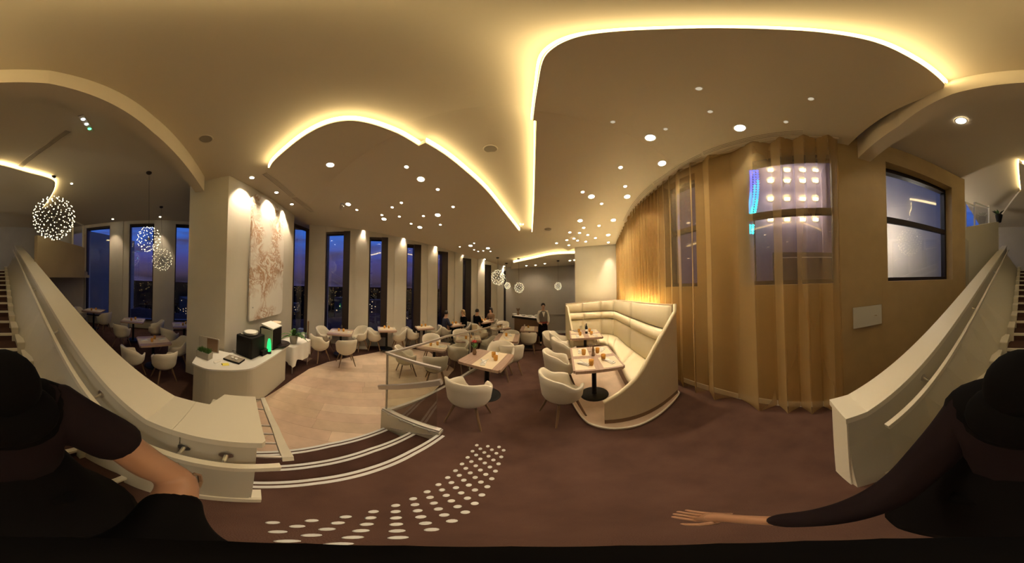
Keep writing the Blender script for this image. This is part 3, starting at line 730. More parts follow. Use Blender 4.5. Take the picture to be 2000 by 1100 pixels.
def quad_prism(A, B, z0a, z0b, z1a, z1b, th):
    d = (B - A).normalized(); n = Vector((-d.y, d.x, 0)) * th / 2; bm = bmesh.new()
    vs = []
    for s in (-1, 1):
        vs += [bm.verts.new(Vector((A.x, A.y, z0a)) + n * s), bm.verts.new(Vector((B.x, B.y, z0b)) + n * s), bm.verts.new(Vector((B.x, B.y, z1b)) + n * s), bm.verts.new(Vector((A.x, A.y, z1a)) + n * s)]
    for f in ((3, 2, 1, 0), (4, 5, 6, 7), (0, 1, 5, 4), (1, 2, 6, 5), (2, 3, 7, 6), (3, 0, 4, 7)): bm.faces.new([vs[i] for i in f])
    return bm
TOPZ = lambda p: 1.03 + FZ(p.y)
ob('glass_pane', quad_prism(Vector((-.80, 1.65, 0)), Vector((-1.55, 1.65, 0)), .07, .07, 1.02, 1.02, .012), M['glass'], gt)
for a_, b_ in segs:
    ob('glass_pane', quad_prism(a_, b_, fzp(a_) + .04, fzp(b_) + .04, TOPZ(a_), TOPZ(b_), .012), M['glass'], gt)
rail('top_rail', [Vector((-.76, 1.65, 1.045)), Vector((-1.58, 1.65, 1.045))], .035, .03, M['satin'], gt)
rail('top_rail', [Vector((-1.57, 1.63, 1.047))] + [g1 + fdir * s + Vector((0, 0, TOPZ(g1 + fdir * s) + .015)) for s in (1.3, 2.2, 3.4, 4.6)], .035, .03, M['satin'], gt)
for p in (g1 + Vector((.0, .015, 0)), g1 + fdir * 2.21, g1 + fdir * 4.6):
    bm = bmesh.new(); z0 = fzp(p) + .04; z1 = TOPZ(p); box(bm, (p.x, p.y, (z0 + z1) / 2), (.022, .022, z1 - z0)); ob('post', bm, M['satin'], gt)
for k in range(4):
    p = Vector((-.86 - .2 * k, 1.60, .04)); bm = bmesh.new(); tube(bm, [p, p + Vector((0, -.012, 0))], .016, 12); ob('cap_bolt', bm, M['steel'], gt)
for a_, b_ in (((-.82, -.02), (-1.16, -.155)), ((-1.22, -.15), (-1.42, -.235))):
    bm = bmesh.new(); bar(bm, Vector((a_[0], 1.594, a_[1])), Vector((b_[0], 1.594, b_[1])), .012, .016); ob('wall_strip', bm, M['satin'], gt)
t = thing('step_handrail', 'short satin handrail sloping beside the steps on the glass balustrade', 'handrail')
ra, rb = PV(741, 756, (-1.6, 1.56), (-.7, 1.56)), PV(862, 746, (-1.6, 1.56), (-.7, 1.56))
rail('rail', [ra, rb], .05, .06, M['satin'], t)
for u in (.2, .8):
    p = ra.lerp(rb, u); bm = bmesh.new(); tube(bm, [p + Vector((0, .0, 0)), p + Vector((0, .085, 0))], .012, 8); ob('bracket', bm, M['steel'], t)
# amber menu holder clipped to the balustrade end
p = PD(927, 642, 4.9); t = thing('menu_stand', 'tan menu board standing at end of the glass balustrade', 'sign', (p.x, p.y, 0))
ob('board', Box((0, 0, p.z), (.16, .012, .22), rz=.3), M['screen'], t)
bm = bmesh.new(); tube(bm, [(0, .02, FZ(p.y)), (0, .02, p.z)], .012, 8); ob('pole', bm, M['satin'], t)
ob('foot', Lathe([(0, .02), (.12, .015), (.13, 0)], 20), M['satin'], t, (0, .02, FZ(p.y)))
# ================================================================== WALL SIGN, CURTAINS
pts = rwseg(1663, 1718); a, b = Vector(pts[0]), Vector(pts[-1]); d = (b - a).normalized(); n = Vector((-d.y, d.x))
if n.dot(a) > 0: n = -n
zt_, zb_ = PV(1690, 598, a, b).z, PV(1690, 637, a, b).z
c = (a + b) / 2 + n * .03; L = (b - a).length
t = thing('wall_sign', 'pale metal sign plate with dark top strip on golden wall', 'sign', (c.x, c.y, 0), math.atan2(d.y, d.x))
ob('plate', Box((0, 0, (zt_ + zb_) / 2), (L, .02, zt_ - zb_)), mat('pale_metal_plate', (.62, .6, .5), .5), t)
ob('top_strip', Box((0, 0, zt_ - .012), (L + .01, .036, .03)), M['bronze'], t)
ob('drawing', Lathe([(0, .004), (.035, .003), (.04, 0)], 8, squash=(.6, 1)), M['tan'], t, (L * .25, (-.012 if n.dot(Vector((-d.y, d.x))) < 0 else .012), (zt_ + zb_) / 2))
t.children[-1].rotation_euler = (R(90), 0, 0)
def curtain(px0, px1, base_in, lam, amp, label, seed, z0, z1f, nsub=10):
    rnd = random.Random(seed); line = inset(rwseg(px0, px1), base_in)
    # arc length resample
    P = [Vector(p) for p in line]; cum = [0]
    for i in range(1, len(P)): cum.append(cum[-1] + (P[i] - P[i - 1]).length)
    T = cum[-1]; n = int(T / lam * nsub)
    bm = bmesh.new(); rows = []; ph = 0; lamk = lam
    zs = [0, .02, .1, .3, .5, .7, .9, 1]
    for i in range(n + 1):
        s = T * i / n
        j = max(k for k in range(len(cum)) if cum[k] <= s + 1e-9); j = min(j, len(P) - 2)
        p = P[j].lerp(P[j + 1], (s - cum[j]) / max(1e-6, cum[j + 1] - cum[j])); d = (P[j + 1] - P[j]).normalized(); nn = Vector((d.y, -d.x)) * SG
        ph += 2 * math.pi / nsub * (1 + .45 * math.sin(s * 2.1 + seed) + .2 * math.sin(s * 5.3))
        a1 = math.sin(ph)
        col = []
        for u in zs:
            A = amp * (1.15 - .35 * u) * (1 + .3 * math.sin(s * 1.7 + seed * 2))
            q = p + nn * (A * a1 + .012 * math.sin(7 * u + s * 3)) + d * (.25 * A * math.sin(2 * ph))
            zt = z1f(p.y) if callable(z1f) else z1f
            zz = z0 + (zt - z0) * u
            if u == 0: zz -= .03 * max(0, a1)
            col.append(bm.verts.new((q.x, q.y, zz)))
        rows.append(col)
    for A, B in zip(rows, rows[1:]):
        for k in range(len(zs) - 1): bm.faces.new((A[k], B[k], B[k + 1], A[k + 1]))
    t = thing('curtain', label, 'curtain', group='gold sheer curtains')
    ob('fabric', bm, M['sheer'], t, sm=True)
    bm = bmesh.new(); tube(bm, [Vector((p[0], p[1], (z1f(p[1]) if callable(z1f) else z1f) - .0)) for p in line], .012, 6); ob('track', bm, M['ceil'], t)
    return t
zc = lambda y: CE(y) - .02
curtain(1208, 1297, .12, .16, .05, 'tightly folded gold sheer curtain behind the far end of banquette', 1, FZ(4) + .08, zc)
curtain(1298, 1362, .13, .26, .05, 'gold sheer curtain hanging over the slim window by banquette end', 2, .05, zc)
curtain(1362, 1640, .14, .37, .065, 'wide gold sheer curtain reaching the carpet before the large window', 3, .04, zc, 12)
# ================================================================== BANQUETTE
plat = [(2.32, 1.46), (2.05, 1.41), (1.7, 1.38), (1.35, 1.40), (1.08, 1.52), (.92, 1.71), (.87, 1.92), (.90, 2.44), (.95, 3.0), (1.05, 4.3), (1.2, 5.2), (2.6, 5.4), (3.4, 4.6), (2.75, 2.6), (2.5, 1.7)]
bq = thing('banquette', 'curved cream leather banquette booth with high back and sweeping side screen', 'banquette seat')
pz = lambda y: FZ(y) if True else 0
ob('platform', slab(smooth_line(plat + [plat[0]], 3)[:-1], -.02, lambda x, y: .045 if y < 3.2 else .045 - .03 * (y - 3.2)), M['wood'][1], bq)
bm = bmesh.new(); pr = smooth_line([(2.36, 1.52)] + plat[:10], 4); tube(bm, [Vector((x, y, .04 - (.03 * max(0, y - 3.2)))) for x, y in pr], .014, 6); ob('platform_edge', bm, M['cream'], bq)
# side screen: profile over its plan line
SL = smooth_line([(.965, 1.73), (1.2, 1.60), (1.5, 1.51), (1.9, 1.48), (2.33, 1.50)], 4)
prof = [(1163.6, 793), (1180, 786), (1198, 776), (1213, 766), (1227, 754.5), (1240, 742), (1252.7, 725.5), (1264, 706), (1274.5, 685.5), (1289, 660), (1303.6, 634.5), (1311, 621), (1318, 609), (1321, 601), (1321, 597), (1318, 594)]
top = []
for px, py in prof:
    best = None
    for i in range(len(SL) - 1):
        p = PV(px, py, SL[i], SL[i + 1]); A = Vector(SL[i]); B = Vector(SL[i + 1]); s = (Vector((p.x, p.y)) - A).dot(B - A) / (B - A).length_squared
        if -.02 <= s <= 1.02: best = p
    if best is not None: top.append(best)
def screen(top, zb, th, name):
    bm = bmesh.new(); rows = []
    for i, p in enumerate(top):
        a = top[max(0, i - 1)]; b = top[min(len(top) - 1, i + 1)]; d = Vector((b.x - a.x, b.y - a.y, 0)).normalized(); n = Vector((-d.y, d.x, 0)) * th / 2
        rows.append([bm.verts.new((p.x - n.x, p.y - n.y, zb)), bm.verts.new((p.x - n.x, p.y - n.y, p.z)), bm.verts.new((p.x + n.x, p.y + n.y, p.z)), bm.verts.new((p.x + n.x, p.y + n.y, zb))])
    for A, B in zip(rows, rows[1:]):
        for k in range(4): bm.faces.new((A[k], A[(k + 1) % 4], B[(k + 1) % 4], B[k]))
    bm.faces.new(rows[0]); bm.faces.new(rows[-1]); return ob(name, bm, M['screen'], bq)
xs = []
dens = []
for a_, b_ in zip(top, top[1:]):
    dens += [a_.lerp(b_, k / 3) for k in range(3)]
dens.append(top[-1])
mono = [dens[0]]
for p in dens[1:]:
    if p.x > mono[-1].x + .004: mono.append(p)
top = mono
screen(top, .13, .05, 'side_screen')
screen([Vector((p.x, p.y, .13)) for p in top], .045, .03, 'screen_skirting').data.materials[0] = M['skirt']
bm = bmesh.new(); tube(bm, [p + Vector((0, 0, .0)) for p in top], .03, 8); ob('screen_piping', bm, M['leather'], bq, sm=True)
# seat line / back line in plan (near end to far end)
BKL = smooth_line([(2.30, 1.62), (2.42, 2.1), (2.62, 2.8), (2.86, 3.6), (3.05, 4.15), (2.98, 4.55), (2.6, 4.75), (2.1, 4.86), (1.72, 4.92)], 4)
FRL = smooth_line([(1.62, 1.62), (1.66, 1.95), (1.88, 2.4), (2.16, 2.95), (2.42, 3.5), (2.46, 3.85), (2.38, 4.05), (2.1, 4.2), (1.72, 4.28)], 4)
nB = len(BKL)
def frac(y): return max(0, min(1, (y - 1.6) / 3.3))
def top_z(i): return 1.60 - .15 * i / (nB - 1)
def strip(name, A, B, m, parent=bq, sm=True):
    pass
# bench seat: cushion pieces and base
bmz = bmesh.new(); rows = []
for i in range(nB):
    f = Vector((*FRL[i], 0)); b = Vector((*BKL[i], 0)); z = .50 - .03 * max(0, f.y - 3)
    d = (b - f).normalized()
    rows.append([f + d * .10 + Vector((0, 0, .05)), f + d * .07 + Vector((0, 0, z - .13))])
for A, B in zip(rows, rows[1:]):
    bmz.faces.new([bmz.verts.new(v) for v in (A[0], B[0], B[1], A[1])])
ob('seat_plinth', bmz, M['skirt'], bq)
breaks = [0, 8, 15, 19, 24, nB - 1]
for s_, e_ in zip(breaks, breaks[1:]):
    bm = bmesh.new(); rows = []
    for i in range(s_, e_ + 1):
        f = Vector((*FRL[i], 0)); b = Vector((*BKL[i], 0)); d = (b - f).normalized(); z = .50 - .03 * max(0, f.y - 3)
        prf = [(0.03, -.14), (0.0, -.10), (-.01, -.05), (.02, -.01), (.07, .005), (.3, .012), ((b - f).length, 0), ((b - f).length, -.14)]
        rows.append([bm.verts.new(f + d * o + Vector((0, 0, z + zz))) for o, zz in prf])
    for A, B in zip(rows, rows[1:]):
        for k in range(8): bm.faces.new((A[k], A[(k + 1) % 8], B[(k + 1) % 8], B[k]))
    bm.faces.new(rows[0]); bm.faces.new(rows[-1]); ob('seat_cushion', bm, M['leather'], bq, sm=True)
# back: three tiers of panels, leaning
tiers = [('back_panel', .50, .985, .10, .045), ('bolster', .995, 1.19, .13, .05), ('upper_panel', 1.205, None, .05, .03)]
bbk = [0, 9, 17, 22, 27, nB - 1]
for nm, za, zb, out_, puff in tiers:
    for s_, e_ in zip(bbk, bbk[1:]):
        bm = bmesh.new(); rows = []
        for i in range(s_, e_ + 1):
            f = Vector((*FRL[i], 0)); b = Vector((*BKL[i], 0)); d = (f - b).normalized(); drop = .03 * max(0, f.y - 3)
            lo = za - drop; hi = (top_z(i) if zb is None else zb) - drop
            edge = .65 if i in (s_, e_) else 1
            h = hi - lo; lean = lambda z: -.10 * (z - .5)
            prf = [(0, lo + .004), (.35, lo + .03 * h / .3), (1, lo + h * .3), (1, lo + h * .7), (.35, hi - .02), (0, hi - .002)]
            rows.append([bm.verts.new(b + d * (out_ + puff * k * edge + lean(z)) + Vector((0, 0, z))) for k, z in prf] + [bm.verts.new(b + d * (lean(hi)) + Vector((0, 0, hi))), bm.verts.new(b + d * (lean(lo)) + Vector((0, 0, lo)))])
        for A, B in zip(rows, rows[1:]):
            for k in range(8): bm.faces.new((A[k], A[(k + 1) % 8], B[(k + 1) % 8], B[k]))
        bm.faces.new(rows[0]); bm.faces.new(rows[-1]); ob(nm, bm, M['leather'], bq, sm=True)
bm = bmesh.new(); rows = []
for i in range(nB):
    f = Vector((*FRL[i], 0)); b = Vector((*BKL[i], 0)); d = (f - b).normalized(); drop = .03 * max(0, f.y - 3); z = top_z(i) - drop
    rows.append([bm.verts.new(b + d * o + Vector((0, 0, zz))) for o, zz in ((-.10, z + .02), (-.02 - .1, .02), (-.17, .02), (-.17, z + .02))])
for A, B in zip(rows, rows[1:]):
    for k in range(4): bm.faces.new((A[k], A[(k + 1) % 4], B[(k + 1) % 4], B[k]))
bm.faces.new(rows[0]); bm.faces.new(rows[-1]); ob('outer_shell', bm, M['screen'], bq)
bm = bmesh.new(); i = nB - 1
f = Vector((*FRL[i], 0)); b = Vector((*BKL[i], 0)); z = top_z(i) - .06
endp = [b + Vector((0, -.02, z + .01)), b.lerp(f, .25) + Vector((0, 0, z - .04)), b.lerp(f, .5) + Vector((0, 0, 1.1)), b.lerp(f, .8) + Vector((0, 0, .75)), f + Vector((0, 0, .55)), f + Vector((0, 0, .02)), b + Vector((0, 0, .02))]
A = [bm.verts.new(p) for p in endp]; B = [bm.verts.new(p + Vector((-.05, 0, 0))) for p in endp]
bm.faces.new(A); bm.faces.new(B[::-1])
for k in range(len(A)): bm.faces.new((A[k - 1], A[k], B[k], B[k - 1]))
ob('end_screen', bm, M['leather'], bq)
# cove strip behind the back
bm = bmesh.new(); rows = []
for i in range(4, nB - 6):
    f = Vector((*FRL[i], 0)); b = Vector((*BKL[i], 0)); d = (f - b).normalized(); drop = .03 * max(0, f.y - 3); z = top_z(i) - drop - .04
    rows.append([bm.verts.new(b - d * .19 + Vector((0, 0, z))), bm.verts.new(b - d * .25 + Vector((0, 0, z - .0)))])
for A, B in zip(rows, rows[1:]): bm.faces.new((A[0], A[1], B[1], B[0]))
ob('led_strip', bm, emis('banquette_led', (1, .80, .42), 100), bq)
# ================================================================== TUB CHAIRS
def shell_mesh():
    bm = bmesh.new(); n = 36
    def H(th):   # th 0 = rear
        a = abs(th)
        if a < R(50): return .80 - .02 * (a / R(50)) ** 2
        if a < R(100): u = (a - R(50)) / R(50); u = u * u * (3 - 2 * u); return .78 - .155 * u
        if a < R(138): u = (a - R(100)) / R(38); return .625 - .01 * u
        if a < R(158): u = (a - R(138)) / R(20); u = u * u * (3 - 2 * u); return .615 - .175 * u
        return .44
    def RX(z):    # radius growth with height
        if z < .32: return .12
        u = min(1, (z - .32) / .14); r = .13 + .145 * math.sin(u * math.pi / 2)
        return r + max(0, z - .46) * .13
    rows = []
    for k in range(n):
        th = -math.pi + 2 * math.pi * k / n; h = H(th); c, s = math.cos(th), math.sin(th)
        dirv = Vector((s * 1.04, -c, 0)); flare = 1 + .0 * s
        zs = [.325, .34, .37, .41, .455] + [.455 + (h - .455) * u for u in (.33, .66, 1)] if h > .47 else [.325, .34, .37, .41, .43, .435, .438, .44]
        col = [dirv * RX(z) * flare + Vector((0, 0, z)) for z in zs]
        rt = RX(h)
        col.append(dirv * (rt - .018) + Vector((0, 0, h + .012)))
        col.append(dirv * (rt - .045) + Vector((0, 0, h - .004)))
        zi = [h - (h - .455) * u for u in (.4, .8)] if h > .47 else [.45, .455]
        for z in zi: col.append(dirv * (RX(max(z, .46)) - .05) + Vector((0, 0, z)))
        col.append(dirv * .22 + Vector((0, .0, .452)))
        rows.append([bm.verts.new(v) for v in col])
    m_ = len(rows[0])
    for k in range(n):
        A, B = rows[k], rows[(k + 1) % n]
        for j in range(m_ - 1): bm.faces.new((A[j], B[j], B[j + 1], A[j + 1]))
    bm.faces.new([r[0] for r in rows][::-1]); bm.faces.new([r[-1] for r in rows])
    return bm
def make_chair(label):
    t = thing('tub_chair', label, 'chair', group='cream tub chairs')
    ob('shell', shell_mesh(), M['chair'], t, sm=True)
    ob('seat_cushion', Lathe([(0, .475), (.17, .473), (.205, .462), (.215, .445), (.2, .435)], 24, squash=(1.02, 1)), M['chair'], t, sm=True)
    for sx in (-1, 1):
        for sy in (-1, 1):
            bm = bmesh.new(); tube(bm, [(sx * .14, sy * .13, .345), (sx * .235, sy * .225, 0)], [.022, .013], 8); ob('leg', bm, M['chairleg'], t)
    return t
chair0 = None
def chair(x, y, face, label, z=None, sc_=1.0):
    "face: plan point the chair looks at"
    global chair0
    z = FZ(y) if z is None else z
    rz = math.atan2(face[1] - y, face[0] - x) - math.pi / 2
    if chair0 is None:
        chair0 = make_chair(label); chair0.location = (x, y, z); chair0.rotation_euler = (0, 0, rz); r = chair0
    else: r = dup(chair0, (x, y, z), rz, label, 'cream tub chairs')
    r.scale = (sc_, sc_, sc_); return r
# ================================================================== TABLES
def table(name, label, cx, cy, L, W, rz, z, inlays, cat='table', grp='laminate dining tables', pedestals=1, h=.75):
    t = thing(name, label, cat, (cx, cy, z), rz, grp)
    bm = Box((0, 0, h - .0225), (L, W, .045)); bmesh.ops.bevel(bm, geom=[e for e in bm.edges if abs(e.verts[0].co.z - e.verts[1].co.z) > .02], offset=.03, segments=3, affect='EDGES')
    ob('tabletop', bm, M['table'], t)
    for ix, iy, il, iw in inlays: ob('inlay', Box((ix, iy, h + .0012), (il, iw, .0024)), M['inlay'], t)
    for k in range(pedestals):
        px = 0 if pedestals == 1 else (-.25 + .5 * k) * L
        ob('pedestal', Lathe([(.05, .015), (.045, .03), (.04, .05), (.04, h - .07), (.07, h - .045), (.16, h - .045)], 16), M['black'], t, (px, 0, 0), sm=True)
        ob('base', Lathe([(0, .028), (.2, .022), (.235, .012), (.24, 0), (0, 0)], 28), M['black'], t, (px, 0, 0), sm=True)
    return t
protos = {}
def proto(kind):
    if kind not in protos:
        t = bpy.data.objects.new('proto', None)
        if kind == 'tumbler':
            L_ = [('bowl', Lathe([(0, .004), (.030, 0), (.036, .03), (.038, .09), (.035, .09), (.033, .02), (0, .012)], 14), M['amber'])]
        elif kind == 'wine_glass':
            L_ = [('bowl', Lathe([(.004, .085), (.02, .092), (.036, .12), (.036, .15), (.028, .19), (.026, .19), (.034, .15), (.034, .12), (.018, .095), (0, .09)], 16), M['wineglass']), ('stem', Lathe([(0, 0), (.034, 0), (.033, .003), (.005, .008), (.004, .088), (0, .09)], 12), M['wineglass'])]
        elif kind == 'napkin':
            bm = bmesh.new(); box(bm, (0, 0, .006), (.19, .075, .012)); box(bm, (.01, .004, .016), (.16, .055, .01), rz=.12)
            b2 = bmesh.new(); bar(b2, (-.09, -.035, .026), (.07, .05, .026), .008, .003); box(b2, (.085, .058, .026), (.04, .02, .003), rz=.48)
            b3 = bmesh.new(); bar(b3, (-.09, .04, .027), (.07, -.04, .03), .008, .003); box(b3, (.09, -.05, .03), (.045, .018, .003), rz=-.46)
            L_ = [('cloth', bm, M['linen']), ('knife', b2, M['steel']), ('fork', b3, M['steel'])]
        elif kind == 'pepper_mill':
            L_ = [('body', Lathe([(0, 0), (.028, 0), (.03, .02), (.02, .06), (.026, .1), (.022, .13), (.01, .14), (.02, .155), (.018, .175), (0, .185)], 14), M['chairleg'])]
        elif kind == 'bottle':
            L_ = [('body', Lathe([(0, 0), (.034, 0), (.036, .01), (.036, .15), (.03, .18), (.014, .21), (.013, .26), (0, .26)], 14), M['black']), ('label', Lathe([(.0365, .05), (.037, .05), (.037, .11), (.0365, .11)], 14), M['linen'])]
        elif kind == 'flower_vase':
            b = bmesh.new(); rnd = random.Random(5)
            for k in range(9):
                a = k * 2.4; d = Vector((math.cos(a), math.sin(a), 1.3)).normalized(); p0 = Vector((0, 0, .1)); p1 = p0 + d * .13; s = Vector((-d.y, d.x, 0)).normalized() * .018
                b.faces.new([b.verts.new(v) for v in (p0, p0.lerp(p1, .55) + s, p1, p0.lerp(p1, .55) - s)])
            fl_ = bmesh.new()
            for k in range(10):
                a = k * .63; r_ = .022 + .012 * (k % 2); c = Vector((r_ * math.cos(a), r_ * math.sin(a), .235 + .01 * (k % 3))); bmesh.ops.create_icosphere(fl_, subdivisions=1, radius=.017, matrix=Matrix.Translation(c))
            L_ = [('vase', Lathe([(0, 0), (.03, 0), (.042, .04), (.03, .09), (.022, .11), (.026, .12), (.02, .12), (0, .1)], 14), M['chairleg']), ('leaf', b, M['leaf']), ('bloom', fl_, M['redflower'])]
        me = []
        for nm, bm, m_ in L_:
            bmesh.ops.recalc_face_normals(bm, faces=bm.faces); mm = bpy.data.meshes.new(nm); bm.to_mesh(mm); bm.free(); mm.materials.append(m_); smooth(mm, kind != 'napkin'); me.append((nm, mm))
        protos[kind] = me
    return protos[kind]
CATS = {'tumbler': 'glass', 'wine_glass': 'glass', 'napkin': 'napkin', 'pepper_mill': 'pepper mill', 'bottle': 'bottle', 'flower_vase': 'vase'}
def item(kind, tb, lx, ly, label, rz=0, group=None, h=.7525):
    c, s = math.cos(tb.rotation_euler[2]), math.sin(tb.rotation_euler[2])
    x = tb.location.x + c * lx - s * ly; y = tb.location.y + s * lx + c * ly
    nm = {'tumbler': 'tumbler', 'napkin': 'folded_napkin'}.get(kind, kind)
    t = thing(nm, label, CATS[kind], (x, y, tb.location.z + h), rz + tb.rotation_euler[2], group)
    for n_, me in proto(kind): ob(n_, me, None, t)
    return t
# --- booth table in front
q = [PZ(1116.4, 674, .80), PZ(1120, 724, .80), PZ(1223, 716, .80), PZ(1187, 680, .80)]
def rect_from(q):
    c = sum(q, Vector()) / 4; d = ((q[0] - q[1]) + (q[3] - q[2])).normalized()
    L = ((q[0] - q[1]).length + (q[3] - q[2]).length) / 2; Wd = ((q[1] - q[2]).length + (q[0] - q[3]).length) / 2
    return c, L, Wd, math.atan2(d.y, d.x)
c, L, Wd, rz = rect_from(q)
bt1 = table('dining_table', 'brown four-setting table with pale inlays in front part of the banquette', c.x, c.y, L, Wd, rz, .045, [(sx * L * .26, sy * Wd * .27, L * .40, Wd * .38) for sx in (-1, 1) for sy in (-1, 1)])
B1 = (c.x, c.y)
G = 'settings on the front banquette table'
for k, (lx, ly) in enumerate(((-.32, .10), (-.16, -.13), (.12, .16), (.16, -.10))):
    item('tumbler', bt1, lx * L, ly * Wd * 1.3, ('amber tumbler at the corner nearest the tub chair on front banquette table', 'amber tumbler nearest the bench seat on front banquette table', 'amber tumbler beside the wine glasses on front banquette table', 'amber tumbler by the bench at far side of front banquette table')[k], 0, 'amber tumblers')
for k, (lx, ly) in enumerate(((-.27, .27), (-.27, -.27), (.27, .27), (.27, -.27))):
    item('napkin', bt1, lx * L, ly * Wd, ('napkin with crossed cutlery before the first booth chair', 'napkin with crossed cutlery at the bench end nearest side screen', 'napkin with cutlery before the second booth chair', 'napkin with cutlery by bench at far side of front banquette table')[k], .9 - .5 * k, 'napkins with cutlery')
item('wine_glass', bt1, .24 * L, .02 * Wd, 'stemmed wine glass standing right behind the pepper mill'.replace('right ', ''), 0, 'wine glasses'); item('wine_glass', bt1, .30 * L, -.12 * Wd, 'stemmed wine glass nearer the bench on front banquette table', 0, 'wine glasses')
item('pepper_mill', bt1, .05 * L, .0, 'dark wooden pepper mill in centre of front banquette table')
# --- booth table at the back
q = [PZ(1105.5, 647, .74), PZ(1122, 662, .74), PZ(1171, 658, .74), PZ(1171, 642, .74)]
c, L, Wd, rz = rect_from(q); B2 = (c.x, c.y)
bt2 = table('dining_table', 'brown table crowded with glasses deep inside the banquette booth', c.x, c.y, L, Wd, rz, -.01, [(sx * L * .26, sy * Wd * .27, L * .40, Wd * .38) for sx in (-1, 1) for sy in (-1, 1)])
for k, (lx, ly) in enumerate(((-.3, .3), (-.3, -.3), (.3, .3), (.3, -.3))):
    s_ = ('at chair side front', 'at bench side front', 'at chair side rear', 'at bench side rear')[k]
    item('tumbler', bt2, lx * L * .6, ly * Wd * .6, 'amber tumbler %s of the rear banquette table' % s_, 0, 'amber tumblers')
    item('napkin', bt2, lx * L, ly * Wd * .9, 'napkin %s of the rear banquette table' % s_, .3 * k, 'napkins with cutlery')
item('wine_glass', bt2, .1, .1, 'wine glass at middle of the rear banquette table', 0, 'wine glasses'); item('wine_glass', bt2, .22, -.05, 'wine glass behind the bottle on rear banquette table', 0, 'wine glasses')
item('bottle', bt2, .02, -.04, 'dark bottle in centre of the rear banquette table')
chair(.66, 2.12, (1.4, 2.3), 'cream tub chair at the booth, first beside the open carpet', .02)
chair(.86, 2.88, (1.6, 2.95), 'cream tub chair second along the front booth table', .03)
chair(1.22, 3.72, (2.0, 3.8), 'cream tub chair at near corner of the rear booth table', -.01)
chair(1.34, 4.42, (2.1, 4.3), 'cream tub chair at far corner of the rear booth table', -.06)
chair(1.28, 5.15, (2.0, 4.6), 'cream tub chair just visible beyond the rear booth table', -.25)
# --- upper level tables beside the glass balustrade
q = [PZ(936, 682, .75), PZ(886, 705, .75), PZ(983, 723.5, .75), PZ(1001, 692, .75)]
c, L, Wd, rz = rect_from(q); TA = (c.x, c.y)
ta = table('dining_table', 'brown table with pale runner and red flower beside glass balustrade', c.x, c.y, L, Wd, rz, 0, [(0, -Wd * .10, L * .99, Wd * .46)])
item('tumbler', ta, .10, -.08, 'amber tumbler at far half of the red flower table', 0, 'amber tumblers'); item('tumbler', ta, -.02, -.17, 'amber tumbler at near half of the red flower table', 0, 'amber tumblers')
item('napkin', ta, -.2, -.04, 'rolled napkin with cutlery on near edge of red flower table', .3, 'napkins with cutlery'); item('napkin', ta, .2, -.08, 'rolled napkin with cutlery on far edge of red flower table', .2, 'napkins with cutlery')
item('flower_vase', ta, .05, .28, 'small vase with red flower and leaves by glass balustrade')
chair(-.55, 2.08, (-.45, 2.9), 'large looking cream tub chair with its back to the tactile studs')
chair(-.26, 3.62, (-.42, 2.6), 'cream tub chair facing the stairs across the red flower table')
chair(-.02, 3.98, (-.12, 4.9), 'cream tub chair backing onto the red flower table group')
TBc = PZ(991, 656, .55); tb = table('dining_table', 'second brown table behind the red flower table on upper level', TBc.x, TBc.y, .8, .7, 1.45, FZ(TBc.y), [(0, 0, .78, .4)])
item('tumbler', tb, .1, .05, 'amber tumbler on the second upper level table', 0, 'amber tumblers'); item('napkin', tb, -.15, 0, 'napkin on near edge of the second upper level table', .5, 'napkins with cutlery'); item('napkin', tb, .2, -.05, 'napkin on far edge of the second upper level table', .5, 'napkins with cutlery')
chair(TBc.x + .1, TBc.y + .72, (TBc.x, TBc.y), 'cream tub chair facing the stairs at the second upper table')
TCc = PD(1034, 637, 6.7); tcx = table('dining_table', 'small brown table just in front of the service counter', TCc.x, TCc.y, .75, .7, 1.4, FZ(TCc.y), [(0, 0, .72, .4)])
item('tumbler', tcx, .1, .05, 'amber tumbler on the table before service counter', 0, 'amber tumblers'); item('napkin', tcx, -.15, 0, 'napkin on the table before service counter', .5, 'napkins with cutlery')
chair(TCc.x - .1, TCc.y - .66, (TCc.x, TCc.y), 'cream tub chair backing the camera before the service counter')
chair(TCc.x + .12, TCc.y + .66, (TCc.x, TCc.y), 'cream tub chair close against the service counter')
# --- lower level, seen through the glass
def ltable(cx, cy, rz, label, short, n=2, L=.8, W=.7, dz=0, seats=(), inl=None):
    t = table('dining_table', label, cx, cy, L, W, rz, LOW + dz, inl or [(0, 0, L * .98, W * .55)])
    for k in range(n):
        s = (-1, 1)[k % 2]; sd = 'far' if (s > 0) else 'near'
        item('tumbler', t, s * .08, .06 * s, 'amber tumbler, %s one, on %s' % (sd, short), 0, 'amber tumblers', .7525)
        item('napkin', t, s * L * .3, -.05 * s, 'white napkin, %s one, on %s' % (sd, short), .4 * s, 'napkins with cutlery', .7525)
    for x, y, lab in seats: chair(x, y, (cx, cy), lab, LOW + dz)
    return t
Dc = PZ(848, 675, .35)
ltable(Dc.x, Dc.y, .15, 'pale topped table seen through the glass balustrade', 'the table behind balustrade glass', seats=[
    (-2.62, 3.5, 'cream tub chair on the oak floor seen through glass, wood side'), (-1.78, 3.55, 'cream tub chair seen through glass with back to steps'),
    (-2.55, 4.78, 'cream tub chair on far side of the table behind glass'), (-1.55, 4.6, 'cream tub chair between glass and the table behind glass')])
Ec = PZ(915, 661, .35)
ltable(Ec.x, Ec.y, .3, 'second table on lower level behind the balustrade rail', 'the second table behind the balustrade', seats=[
    (Ec.x - .45, Ec.y + .62, 'cream tub chair beyond the second table behind balustrade'), (Ec.x + .62, Ec.y + .1, 'cream tub chair beside the second table, turned to the windows'), (Ec.x - .1, Ec.y - .75, 'cream tub chair with back to the glass at second lower table')])
Fc = PD(975, 645, 6.9)
